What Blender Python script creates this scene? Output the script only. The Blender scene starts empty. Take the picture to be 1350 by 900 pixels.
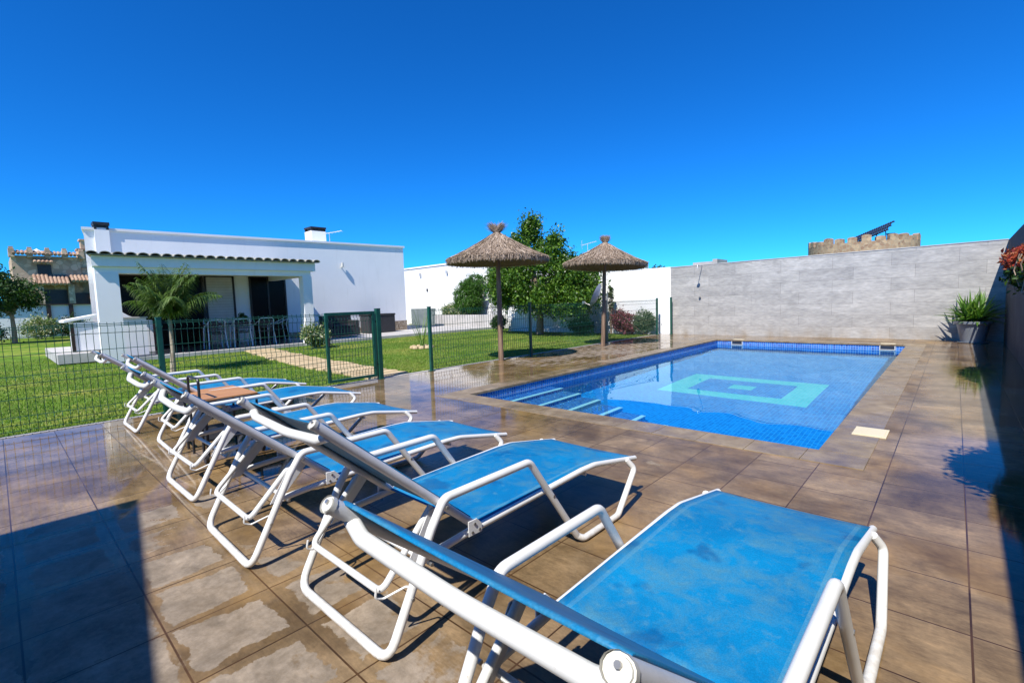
import bpy, math, random
import numpy as np
from mathutils import Vector, Matrix
random.seed(7); rng = np.random.default_rng(7)
S = bpy.context.scene; COL = S.collection
R = math.radians
# ------------------------------------------------------------------ camera
cd = bpy.data.cameras.new('camera'); cam = bpy.data.objects.new('camera', cd); COL.objects.link(cam)
cd.lens = 16.835; cd.sensor_width = 36; cd.clip_start = 0.02; cd.clip_end = 3000
Rc = ((0.7352, 0.0322, -0.6770), (0.6770, -0.0831, 0.7313), (-0.0327, -0.9960, -0.0829))
cam.matrix_world = Matrix(((Rc[0][0], -Rc[0][1], -Rc[0][2], 0), (Rc[1][0], -Rc[1][1], -Rc[1][2], 0), (Rc[2][0], -Rc[2][1], -Rc[2][2], 1.2), (0, 0, 0, 1)))
S.camera = cam
# ------------------------------------------------------------------ sky + sun
SUN = Vector((0.22, -0.75, 1.0)).normalized()          # direction towards the sun
W = bpy.data.worlds.new('World'); S.world = W; W.use_nodes = True
wn = W.node_tree; bg = wn.nodes['Background']
sky = wn.nodes.new('ShaderNodeTexSky'); sky.sky_type = 'NISHITA'; sky.sun_disc = False
sky.sun_elevation = math.asin(SUN.z); sky.sun_rotation = math.atan2(SUN.x, SUN.y)
sky.altitude = 300; sky.air_density = 0.75; sky.dust_density = 0.1; sky.ozone_density = 5.0
hs = wn.nodes.new('ShaderNodeHueSaturation'); hs.inputs['Saturation'].default_value = 1.2; hs.inputs['Value'].default_value = 1.0
tint = wn.nodes.new('ShaderNodeMix'); tint.data_type = 'RGBA'; tint.blend_type = 'MULTIPLY'; tint.inputs[0].default_value = 1
tint.inputs[7].default_value = (0.20, 1.14, 1.78, 1)      # deeper, polarised blue
wn.links.new(sky.outputs[0], hs.inputs['Color']); wn.links.new(hs.outputs[0], tint.inputs[6]); wn.links.new(tint.outputs[2], bg.inputs['Color'])
bg.inputs['Strength'].default_value = 0.081
sd = bpy.data.lights.new('sun', 'SUN'); sun = bpy.data.objects.new('sun', sd); COL.objects.link(sun)
sd.energy = 5.0; sd.angle = R(0.5); sd.color = (1.0, 0.955, 0.88)
sun.rotation_euler = (-SUN).to_track_quat('-Z', 'Y').to_euler(); sun.location = (0, -5, 12)
S.view_settings.view_transform = 'Standard'; S.view_settings.look = 'None'
S.view_settings.exposure = 0.52; S.view_settings.gamma = 1.0
S.cycles.max_bounces = 10; S.cycles.transparent_max_bounces = 16; S.cycles.transmission_bounces = 8
sd.cycles.is_caustics_light = True

# ------------------------------------------------------------------ materials
class NT:
    def __init__(s, name):
        s.m = bpy.data.materials.new(name); s.m.use_nodes = True; s.t = s.m.node_tree
        s.b = s.t.nodes['Principled BSDF']
    def n(s, typ, **kw):
        nd = s.t.nodes.new(typ)
        for k, v in kw.items():
            if k in nd.inputs.keys() if isinstance(k, str) else False: nd.inputs[k].default_value = v
            else: setattr(nd, k, v)
        return nd
    def l(s, a, b): s.t.links.new(a, b)
    def coord(s, scale=(1, 1, 1), loc=(0, 0, 0), kind='Object', rot=(0, 0, 0)):
        c = s.n('ShaderNodeTexCoord'); m = s.n('ShaderNodeMapping')
        m.inputs['Scale'].default_value = scale; m.inputs['Location'].default_value = loc; m.inputs['Rotation'].default_value = rot
        s.l(c.outputs[kind], m.inputs['Vector']); return m.outputs[0]
    def noise(s, vec, scale, detail=3, rough=.55, dist=0):
        n = s.n('ShaderNodeTexNoise'); n.inputs['Scale'].default_value = scale; n.inputs['Detail'].default_value = detail
        n.inputs['Roughness'].default_value = rough; n.inputs['Distortion'].default_value = dist
        if vec is not None: s.l(vec, n.inputs['Vector'])
        return n.outputs['Fac']
    def ramp(s, fac, stops, interp='LINEAR'):
        r = s.n('ShaderNodeValToRGB'); cr = r.color_ramp; cr.interpolation = interp
        while len(cr.elements) < len(stops): cr.elements.new(.5)
        for e, (p, c) in zip(cr.elements, stops):
            e.position = p; e.color = (c[0], c[1], c[2], 1) if hasattr(c, '__len__') else (c, c, c, 1)
        s.l(fac, r.inputs[0]); return r.outputs[0]
    def mix(s, fac, a, b, mode='MIX'):
        m = s.n('ShaderNodeMix', data_type='RGBA', blend_type=mode)
        for i, v in ((0, fac), (6, a), (7, b)):
            if hasattr(v, 'is_linked'): s.l(v, m.inputs[i])
            elif i == 0: m.inputs[0].default_value = v
            else: m.inputs[i].default_value = (*v, 1)
        return m.outputs[2]
    def math(s, op, a, b=0, c=0, clamp=False):
        m = s.n('ShaderNodeMath', operation=op, use_clamp=clamp)
        for i, v in enumerate((a, b, c)):
            if hasattr(v, 'is_linked'): s.l(v, m.inputs[i])
            else: m.inputs[i].default_value = v
        return m.outputs[0]
    def bump(s, h, strength=.3, dist=.01):
        b = s.n('ShaderNodeBump'); b.inputs['Strength'].default_value = strength; b.inputs['Distance'].default_value = dist
        s.l(h, b.inputs['Height']); s.l(b.outputs[0], s.b.inputs['Normal']); return b
    def out(s, col=None, rough=.6, spec=None, metal=0):
        if col is not None:
            if hasattr(col, 'is_linked'): s.l(col, s.b.inputs['Base Color'])
            else: s.b.inputs['Base Color'].default_value = (*col, 1)
        if hasattr(rough, 'is_linked'): s.l(rough, s.b.inputs['Roughness'])
        else: s.b.inputs['Roughness'].default_value = rough
        if spec is not None: s.b.inputs['Specular IOR Level'].default_value = spec
        s.b.inputs['Metallic'].default_value = metal
        return s.m

def mnoise(name, c1, c2, scale=4, rough=.6, bump=.0, bscale=60, spec=None, metal=0, stretch=(1, 1, 1), detail=4, bdist=.01):
    t = NT(name); v = t.coord(stretch)
    f = t.noise(v, scale, detail)
    col = t.ramp(f, [(.3, c1), (.7, c2)])
    if bump: t.bump(t.noise(v, bscale, 4), bump, bdist)
    return t.out(col, rough, spec, metal)

def swz(t, axes, scale=1.0, loc=(0, 0)):
    c = t.n('ShaderNodeTexCoord'); sp = t.n('ShaderNodeSeparateXYZ'); cb = t.n('ShaderNodeCombineXYZ')
    t.l(c.outputs['Object'], sp.inputs[0])
    for i, a in enumerate(axes): t.l(t.math('ADD', sp.outputs['XYZ'.index(a)], loc[i]), cb.inputs[i])
    return cb.outputs[0]
def brick(t, vec, w, h, mortar, c1, c2, cm, offset=0.0, bias=0, smooth=.1):
    b = t.n('ShaderNodeTexBrick'); b.offset = offset; b.offset_frequency = 2; b.squash = 1
    t.l(vec, b.inputs['Vector'])
    for k, v in (('Color1', (*c1, 1)), ('Color2', (*c2, 1)), ('Mortar', (*cm, 1))): b.inputs[k].default_value = v
    for k, v in (('Scale', 1), ('Mortar Size', mortar), ('Mortar Smooth', smooth), ('Bias', bias), ('Brick Width', w), ('Row Height', h)): b.inputs[k].default_value = v
    return b

def make_deck():
    t = NT('wet stoneware deck tiles'); P = .3705
    vec = swz(t, 'XY', loc=(-.08 + P * 100, -.345 + P * 100))
    b = brick(t, vec, P, P, .0042, (.172, .122, .068), (.23, .168, .098), (0, 0, 0), smooth=.5)
    obj = t.coord()
    cl = t.noise(obj, 5.0, 7, .68, .5)                               # clouded stone print
    st = t.noise(t.coord((3, 14, 1)), 2.2, 6, .66, .4)               # faint streaks
    fine = t.noise(t.coord((30, 60, 1)), 1.6, 5, .65)
    col = t.mix(.8, b.outputs['Color'], t.ramp(cl, [(.28, (.58, .55, .53)), (.5, (1, 1, 1)), (.74, (1.5, 1.46, 1.42))]), 'MULTIPLY')
    col = t.mix(.5, col, t.ramp(st, [(.28, (.55, .53, .52)), (.5, (1, 1, 1)), (.75, (1.5, 1.45, 1.4))]), 'MULTIPLY')
    col = t.mix(.45, col, t.ramp(fine, [(.3, (.6, .6, .6)), (.7, (1.35, 1.33, 1.3))]), 'MULTIPLY')
    och = t.ramp(t.noise(t.coord((1, 1, 1), (3, 1, 0)), 1.5, 5, .6), [(.48, 0), (.62, 1)])
    col = t.mix(t.math('MULTIPLY', och, .6), col, t.mix(.7, (.24, .15, .055), t.ramp(cl, [(.3, (.6, .6, .6)), (.7, (1.3, 1.3, 1.3))]), 'MULTIPLY'))
    sp = t.n('ShaderNodeSeparateXYZ'); t.l(vec, sp.inputs[0])
    fx = t.math('ABSOLUTE', t.math('SUBTRACT', t.math('FRACT', t.math('DIVIDE', sp.outputs[0], P)), .5))
    fy = t.math('ABSOLUTE', t.math('SUBTRACT', t.math('FRACT', t.math('DIVIDE', sp.outputs[1], P)), .5))
    edge = t.math('MAXIMUM', fx, fy)                                    # 0 centre .. .5 joint
    n1 = t.noise(t.coord((1, 1, 1), (7.3, 2.1, 0)), 1.25, 6, .62, .3)
    so = t.n('ShaderNodeSeparateXYZ'); t.l(obj, so.inputs[0])
    def bump1(o, c, w): return t.math('SUBTRACT', 1, t.math('ABSOLUTE', t.math('DIVIDE', t.math('SUBTRACT', o, c), w)), clamp=True)
    reg = t.math('MULTIPLY', bump1(so.outputs[0], -1.9, 3.0), bump1(so.outputs[1], .1, 1.5))
    reg2 = t.math('MULTIPLY', bump1(so.outputs[0], -6.0, 1.6), bump1(so.outputs[1], 9.5, 6.0))     # drying strip along the parasols
    rim = t.math('MULTIPLY', t.ramp(t.math('ADD', edge, t.math('MULTIPLY', t.math('SUBTRACT', t.noise(obj, 7, 7, .72), .5), .34)), [(.34, 0), (.46, 1)]), .42)
    dv = t.math('ADD', t.math('SUBTRACT', n1, rim), t.math('SUBTRACT', t.math('MULTIPLY', reg, .66), .20))
    dv = t.math('ADD', dv, t.math('MULTIPLY', reg2, t.math('ADD', .05, t.math('MULTIPLY', edge, 1.5))))
    dv = t.math('ADD', dv, t.math('MULTIPLY', t.math('SUBTRACT', fine, .5), .06))
    dry = t.ramp(dv, [(.50, 0), (.53, 1)])
    wetdark = t.ramp(t.noise(obj, 1.5, 5, .62, .5), [(.36, (.42, .36, .28)), (.62, (1.25, 1.2, 1.15))])
    drycol = t.mix(.85, (.225, .188, .15), t.ramp(cl, [(.32, (.6, .6, .6)), (.7, (1.6, 1.6, 1.6))]), 'MULTIPLY')
    drycol = t.mix(.6, drycol, t.ramp(t.noise(obj, 24, 6, .75), [(.35, (.6, .58, .55)), (.65, (1.35, 1.35, 1.35))]), 'MULTIPLY')
    col = t.mix(dry, t.mix(.8, col, wetdark, 'MULTIPLY'), t.mix(.72, col, drycol))
    col = t.mix(t.math('MULTIPLY', b.outputs['Fac'], t.ramp(t.noise(obj, 2.3, 4, .6), [(.35, .25), (.65, .95)])), col, (.095, .048, .02))
    far = t.math('MULTIPLY', t.math('MULTIPLY', t.math('SUBTRACT', so.outputs[0], -3.6), .8, clamp=True), t.math('MULTIPLY', t.math('SUBTRACT', .05, so.outputs[0]), 2.5, clamp=True))
    far = t.math('ADD', far, .12)
    rough = t.math('ADD', t.math('MULTIPLY', dry, .42), t.math('ADD', .03, t.math('MULTIPLY', far, t.math('MULTIPLY', t.noise(obj, .9, 4, .6), .52))))
    hgt = t.math('ADD', t.math('MULTIPLY', b.outputs['Fac'], -1.0), t.math('MULTIPLY', t.math('MULTIPLY', cl, dry), .6))
    hgt = t.math('ADD', hgt, t.math('MULTIPLY', t.noise(obj, 3.5, 2), .3))
    t.bump(hgt, .10, .006)
    return t.out(col, rough, .25)
def make_mosaic(name, axes, light=False):
    t = NT(name); vec = swz(t, axes, loc=(50, 50))
    b = brick(t, vec, .048, .048, .0045, (.004, .06, .33), (.02, .20, .62), (.30, .40, .58), bias=-.05)
    n = t.noise(t.coord(), 1.2, 2)
    col = t.mix(.4, b.outputs['Color'], t.ramp(n, [(.3, (.8, .85, .9)), (.7, (1.15, 1.15, 1.1))]), 'MULTIPLY')
    t.bump(b.outputs['Fac'], -.2, .002)
    return t.out(col, .25, .5)
def make_wave_floor():
    # pool floor mosaic: blue field with the cyan rectangular frame and the small rectangle in its middle
    t = NT('pool floor mosaic'); vec = swz(t, 'XY', loc=(50, 50))
    b = brick(t, vec, .048, .048, .0045, (.004, .17, .58), (.012, .31, .80), (.06, .42, .80))
    o = t.n('ShaderNodeTexCoord'); sp = t.n('ShaderNodeSeparateXYZ'); t.l(o.outputs['Object'], sp.inputs[0])
    ax = t.math('ABSOLUTE', t.math('ADD', sp.outputs[0], 2.64)); ay = t.math('ABSOLUTE', t.math('SUBTRACT', sp.outputs[1], 8.62))
    def box(hx, hy): return t.math('MULTIPLY', t.math('LESS_THAN', ax, hx), t.math('LESS_THAN', ay, hy))
    m = t.math('ADD', t.math('SUBTRACT', box(1.13, .87), box(.73, .53)), box(.19, .16))
    b2 = brick(t, vec, .048, .048, .004, (.08, .72, .70), (.13, .80, .78), (.3, .7, .75))
    return t.out(t.mix(m, b.outputs['Color'], b2.outputs['Color']), .3)
def make_walltile():
    t = NT('grey stoneware wall cladding'); vec = swz(t, 'XZ', loc=(60.2, .02))
    b = brick(t, vec, 1.19, .2985, .0035, (.35, .34, .32), (.42, .408, .382), (.21, .20, .185), offset=.37, smooth=.3)
    cl = t.noise(t.coord((1, 1, 3)), 1.8, 6, .65, .8); f = t.noise(t.coord((3, 3, 14)), 3, 5, .6)
    col = t.mix(.75, b.outputs['Color'], t.ramp(cl, [(.28, (.68, .68, .69)), (.5, (.98, .97, .96)), (.72, (1.3, 1.29, 1.28))]), 'MULTIPLY')
    col = t.mix(.6, col, t.ramp(f, [(.3, (.68, .68, .69)), (.7, (1.28, 1.27, 1.26))]), 'MULTIPLY')
    sz = t.n('ShaderNodeSeparateXYZ'); tc = t.n('ShaderNodeTexCoord'); t.l(tc.outputs['Object'], sz.inputs[0])
    sp_ = t.math('SUBTRACT', 1, t.math('DIVIDE', sz.outputs[2], .35), clamp=True)
    col = t.mix(t.math('MULTIPLY', sp_, t.ramp(t.noise(t.coord((2, 2, 1)), 2.5, 5), [(.4, 0), (.7, .6)])), col, (.26, .20, .13))
    t.bump(b.outputs['Fac'], -.25, .003)
    return t.out(col, .55)
def make_water():
    t = NT('pool water'); nt = t.t; nt.nodes.remove(t.b)
    g = t.n('ShaderNodeBsdfGlass'); g.inputs['IOR'].default_value = 1.333; g.inputs['Roughness'].default_value = 0
    g.inputs['Color'].default_value = (.62, .96, 1, 1)
    o = nt.nodes['Material Output']; t.l(g.outputs[0], o.inputs['Surface'])
    return t.m
def make_fabric():
    t = NT('blue mesh sling fabric'); v = t.coord()
    oi = t.n('ShaderNodeObjectInfo')
    vo = t.n('ShaderNodeVectorMath', operation='ADD'); t.l(v, vo.inputs[0])
    cx = t.n('ShaderNodeCombineXYZ'); t.l(t.math('MULTIPLY', oi.outputs['Random'], 40), cx.inputs[0]); t.l(cx.outputs[0], vo.inputs[1])
    ns = t.noise(vo.outputs[0], 7.5, 8, .68, .35); n2 = t.noise(vo.outputs[0], 5.5, 3, .5, .1); n3 = t.noise(vo.outputs[0], 2.2, 6, .65)
    n4 = t.noise(vo.outputs[0], 26, 5, .7, 0)
    col = t.ramp(n3, [(.3, (.001, .135, .33)), (.7, (.002, .215, .46))])
    col = t.mix(t.ramp(ns, [(.46, 0), (.68, .65)]), col, (.075, .215, .28))       # worn, dirty cloth
    col = t.mix(t.ramp(n4, [(.55, 0), (.75, .5)]), col, (.10, .25, .33))
    col = t.mix(t.ramp(n2, [(.60, 0), (.67, .6)]), col, (.001, .07, .22))    # soaked spots
    sx = t.n('ShaderNodeSeparateXYZ'); t.l(v, sx.inputs[0]); ax = t.math('ABSOLUTE', sx.outputs[0])
    seam = t.math('MULTIPLY', t.math('GREATER_THAN', ax, .256), t.math('LESS_THAN', ax, .272))
    col = t.mix(t.math('MULTIPLY', seam, t.math('MULTIPLY', n4, .6)), col, (.13, .30, .38))     # sewn hem along the rails
    w = t.n('ShaderNodeTexVoronoi'); w.inputs['Scale'].default_value = 260; t.l(v, w.inputs['Vector'])
    col = t.mix(.35, col, t.ramp(w.outputs['Distance'], [(.2, (1.1, 1.1, 1.1)), (.7, (.55, .55, .55))]), 'MULTIPLY')
    geo = t.n('ShaderNodeNewGeometry')
    t.bump(w.outputs['Distance'], .3, .001)
    return t.out(col, .5, .25)
def leafmat(name, c1, c2, c3, rough=.5, trans=.25):
    t = NT(name); g = t.n('ShaderNodeNewGeometry')
    col = t.ramp(g.outputs['Random Per Island'], [(0, c1), (.5, c2), (1, c3)])
    t.out(col, rough, .4)
    tr = t.n('ShaderNodeBsdfTranslucent'); t.l(t.mix(1, col, (1.2, 1.3, .6), 'MULTIPLY'), tr.inputs[0])
    mx = t.n('ShaderNodeMixShader'); mx.inputs[0].default_value = trans
    t.l(t.b.outputs[0], mx.inputs[1]); t.l(tr.outputs[0], mx.inputs[2]); t.l(mx.outputs[0], t.t.nodes['Material Output'].inputs['Surface'])
    return t.m
def make_lawn():
    t = NT('lawn soil and turf'); v = t.coord()
    a = t.noise(v, .6, 5, .6); b = t.noise(v, 7, 4, .65)
    col = t.ramp(a, [(.3, (.06, .12, .012)), (.5, (.11, .19, .02)), (.68, (.27, .27, .06))])
    col = t.mix(.7, col, t.ramp(b, [(.3, (.5, .55, .5)), (.7, (1.5, 1.45, 1.3))]), 'MULTIPLY')
    t.bump(t.noise(v, 60, 3), .8, .02)
    return t.out(col, .9, .1)
def make_stone(name, c1, c2, cm, sc=5):
    t = NT(name); v = t.coord()
    w = t.n('ShaderNodeTexVoronoi'); w.inputs['Scale'].default_value = sc; t.l(v, w.inputs['Vector'])
    e = t.n('ShaderNodeTexVoronoi', feature='DISTANCE_TO_EDGE'); e.inputs['Scale'].default_value = sc; t.l(v, e.inputs['Vector'])
    sp = t.n('ShaderNodeSeparateColor'); t.l(w.outputs['Color'], sp.inputs[0])
    col = t.mix(t.math('LESS_THAN', e.outputs[0], .06), t.ramp(sp.outputs[0], [(0, c1), (1, c2)]), cm)
    return t.out(col, .85, .2)

DECK = make_deck()
def make_coping():
    t = NT('stone coping'); v = t.coord()
    col = t.ramp(t.noise(v, 5, 7, .68, .5), [(.3, (.155, .112, .066)), (.5, (.235, .178, .110)), (.74, (.34, .27, .18))])
    col = t.mix(t.ramp(t.noise(v, 1.3, 5, .6), [(.42, .0), (.62, .75)]), col, t.mix(1, col, (.62, .55, .48), 'MULTIPLY'))
    return t.out(col, t.ramp(t.noise(v, 1.3, 5, .6), [(.42, .45), (.62, .12)]), .3)
COPING = make_coping()
MOS_X = make_mosaic('pool mosaic x', 'YZ'); MOS_Y = make_mosaic('pool mosaic y', 'XZ'); MOS_Z = make_mosaic('pool mosaic z', 'XY')
PFLOOR = make_wave_floor(); WATER = make_water(); WALLTILE = make_walltile()
NOSE = mnoise('pale step nosing', (.80, .85, .86), (.86, .9, .9), 8, .4)
def make_white():
    t = NT('white render'); v = t.coord()
    col = t.ramp(t.noise(v, 1.2, 5), [(.3, (.83, .83, .83)), (.7, (.88, .875, .87))])
    st = t.noise(t.coord((2.5, 2.5, .25)), 2.4, 6, .7)
    col = t.mix(t.ramp(st, [(.55, 0), (.8, .35)]), col, (.62, .60, .56))        # rain streaks
    t.bump(t.noise(v, 120, 3), .15, .01)
    return t.out(col, .8)
WHITE = make_white()
WHITE2 = mnoise('white garden wall paint', (.76, .76, .76), (.83, .83, .82), .9, .75, .1, 100)
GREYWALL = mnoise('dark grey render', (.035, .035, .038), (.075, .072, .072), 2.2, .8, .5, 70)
def make_tube():
    t = NT('white powder coated tube'); v = t.coord()
    col = t.ramp(t.noise(v, 6, 5, .6), [(.3, (.62, .625, .61)), (.7, (.72, .72, .705))])
    col = t.mix(t.ramp(t.noise(v, 34, 6, .75), [(.62, 0), (.72, .55)]), col, (.33, .28, .21))
    col = t.mix(t.ramp(t.noise(v, 9, 7, .8), [(.66, 0), (.72, .8)]), col, (.30, .24, .17))
    sp = t.n('ShaderNodeSeparateXYZ'); t.l(v, sp.inputs[0])
    low = t.math('SUBTRACT', 1, t.math('MULTIPLY', sp.outputs[2], 14), clamp=True)
    col = t.mix(t.math('MULTIPLY', low, t.ramp(t.noise(v, 22, 5, .7), [(.42, 0), (.62, .55)])), col, (.30, .22, .13))   # grime at the feet
    t.bump(t.noise(v, 160, 3), .04, .001)
    return t.out(col, .34, .5)
TUBE = make_tube()
RAIL = mnoise('satin grey white rail', (.56, .56, .57), (.66, .66, .66), 14, .38, .05, 200, .5)
CAPM = mnoise('ivory plastic cap', (.50, .49, .44), (.60, .59, .54), 20, .45)
BOLTM = mnoise('zinc bolt', (.28, .27, .26), (.45, .44, .42), 30, .35, metal=.8)
FABRIC = make_fabric()
GREEN = mnoise('green powder coated steel', (.006, .060, .040), (.010, .085, .058), 8, .35)
WIRE = mnoise('green coated wire', (.008, .055, .036), (.012, .08, .05), 8, .4)
WOODP = mnoise('weathered pole wood', (.10, .06, .038), (.30, .20, .13), 3, .8, .4, 30, stretch=(8, 8, .7))
TRUNK = mnoise('bark', (.13, .09, .06), (.27, .21, .15), 7, .9, .6, 30, stretch=(1, 1, .4))
PALMT = mnoise('palm trunk', (.25, .20, .14), (.42, .36, .27), 7, .9, .6, 20, stretch=(1, 1, 3))
BLACKM = mnoise('black steel', (.015, .015, .017), (.03, .03, .032), 9, .4)
TEAK = mnoise('brown tray board', (.38, .17, .06), (.50, .25, .10), 5, .5, .1, 60, stretch=(8, 1, 1))
CONC = mnoise('pale concrete', (.36, .34, .32), (.50, .48, .46), 2, .8, .2, 50)
SANDST = mnoise('sandstone flags', (.42, .30, .16), (.60, .47, .28), 4, .85, .4, 30)
DARKW = mnoise('dark brown joinery', (.018, .010, .008), (.035, .02, .015), 6, .35)
GLASS = mnoise('dark window glass', (.004, .004, .005), (.008, .008, .009), 3, .25, spec=.12)
SHUT = mnoise('roller shutter', (.50, .48, .46), (.62, .60, .58), 3, .6)
ROOFT = mnoise('old roof tile', (.20, .195, .16), (.42, .40, .34), 6, .85, .3, 30)
TERRA = mnoise('terracotta tile', (.26, .15, .10), (.42, .30, .21), 1.8, .85)
STONE = make_stone('rubble stone', (.36, .25, .17), (.66, .50, .36), (.42, .32, .23), 2.6)
STONE2 = make_stone('brick and stone tower', (.26, .16, .11), (.46, .33, .22), (.34, .27, .20), 3.4)
PLINTH = make_stone('stone plinth', (.25, .19, .13), (.45, .38, .30), (.18, .14, .1), 9)
WICK = mnoise('dark wicker', (.012, .012, .015), (.04, .04, .045), 60, .55, .6, 90)
CHAIRM = mnoise('light metal chair', (.45, .50, .56), (.58, .63, .68), 9, .35)
LAWN = make_lawn()
def make_grassb():
    m = leafmat('grass blades', (.07, .17, .016), (.13, .25, .028), (.28, .31, .08), .6, .35); nt = m.node_tree
    t = NT.__new__(NT); t.m = m; t.t = nt; t.b = nt.nodes['Principled BSDF']
    n = t.noise(t.coord(), .75, 6, .65, .4); src = t.b.inputs['Base Color'].links[0].from_socket
    col = t.mix(t.ramp(n, [(.46, 0), (.68, .75)]), src, (.33, .31, .085))      # thin, yellowing turf
    t.l(col, t.b.inputs['Base Color']); return m
GRASSB = make_grassb()
LEAF_C = leafmat('citrus leaves', (.018, .06, .006), (.055, .135, .012), (.17, .29, .035), .38, .3)
LEAF_L = leafmat('light shrub leaves', (.045, .12, .012), (.09, .19, .02), (.17, .27, .05), .45, .3)
LEAF_H = leafmat('hedge leaves', (.02, .08, .008), (.045, .13, .012), (.08, .18, .02), .5, .25)
LEAF_D = leafmat('dark garden leaves', (.012, .04, .008), (.03, .075, .012), (.06, .12, .02), .5, .2)
LEAF_P = leafmat('palm leaflets', (.04, .09, .014), (.085, .15, .025), (.16, .24, .06), .4, .3)
LEAF_Y = leafmat('yucca blades', (.05, .13, .02), (.10, .22, .03), (.22, .36, .09), .35, .3)
LEAF_W = leafmat('cream flowers and leaves', (.06, .12, .03), (.12, .2, .05), (.7, .66, .5), .5, .3)
LEAF_B = leafmat('magenta bracts', (.05, .08, .03), (.20, .06, .07), (.36, .11, .17), .5, .3)
LEAF_R = leafmat('red succulent leaves', (.16, .02, .02), (.36, .05, .03), (.42, .16, .06), .45, .3)
LEAF_G = leafmat('grey green leaves', (.05, .08, .04), (.10, .14, .07), (.18, .22, .12), .5, .25)
STRAW = leafmat('dry heather thatch', (.14, .10, .07), (.30, .22, .16), (.52, .42, .33), .9, .15)
STRAWB = mnoise('thatch core', (.09, .06, .04), (.16, .11, .075), 12, .95)
ROOTS = leafmat('dry hanging stems', (.2, .14, .1), (.35, .27, .2), (.5, .42, .32), .8, .1)
POTM = mnoise('grey pot glaze', (.16, .18, .20), (.26, .28, .31), 3, .35)
DISHM = mnoise('grey satellite dish', (.42, .45, .50), (.52, .55, .60), 3, .4)
LIDM = mnoise('cream plastic lid', (.60, .53, .36), (.68, .60, .42), 3, .45)
TEALP = mnoise('slate panel', (.13, .16, .16), (.19, .22, .22), 3, .6)
SKIMD = mnoise('skimmer throat', (.01, .015, .03), (.02, .03, .05), 3, .6)
BRICKR = mnoise('red brick bbq', (.14, .05, .035), (.22, .09, .06), 8, .85)
ALU = mnoise('aluminium aerial', (.5, .5, .5), (.65, .65, .65), 9, .35, metal=.5)
SOILM = mnoise('soil', (.07, .045, .028), (.12, .08, .05), 8, .95, .4, 30)

# ------------------------------------------------------------------ mesh helpers
def link(name, verts, faces, mat, parent=None, smooth=False, loc=None, mats=None, midx=None):
    me = bpy.data.meshes.new(name)
    if isinstance(verts, np.ndarray) and isinstance(faces, np.ndarray):
        k = faces.shape[1]; me.vertices.add(len(verts)); me.vertices.foreach_set('co', verts.astype('f').ravel())
        me.loops.add(faces.size); me.loops.foreach_set('vertex_index', faces.astype('i').ravel())
        me.polygons.add(len(faces)); me.polygons.foreach_set('loop_start', np.arange(0, faces.size, k, dtype='i'))
        me.polygons.foreach_set('loop_total', np.full(len(faces), k, 'i')); me.update(calc_edges=True)
    else:
        me.from_pydata([tuple(v) for v in verts], [], faces); me.update()
    for m in (mats or [mat]): me.materials.append(m)
    if midx is not None: me.polygons.foreach_set('material_index', midx)
    if smooth is True: me.polygons.foreach_set('use_smooth', [True] * len(me.polygons))
    o = bpy.data.objects.new(name, me); COL.objects.link(o)
    if parent: o.parent = parent
    if loc is not None: o.location = loc
    return o
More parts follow.
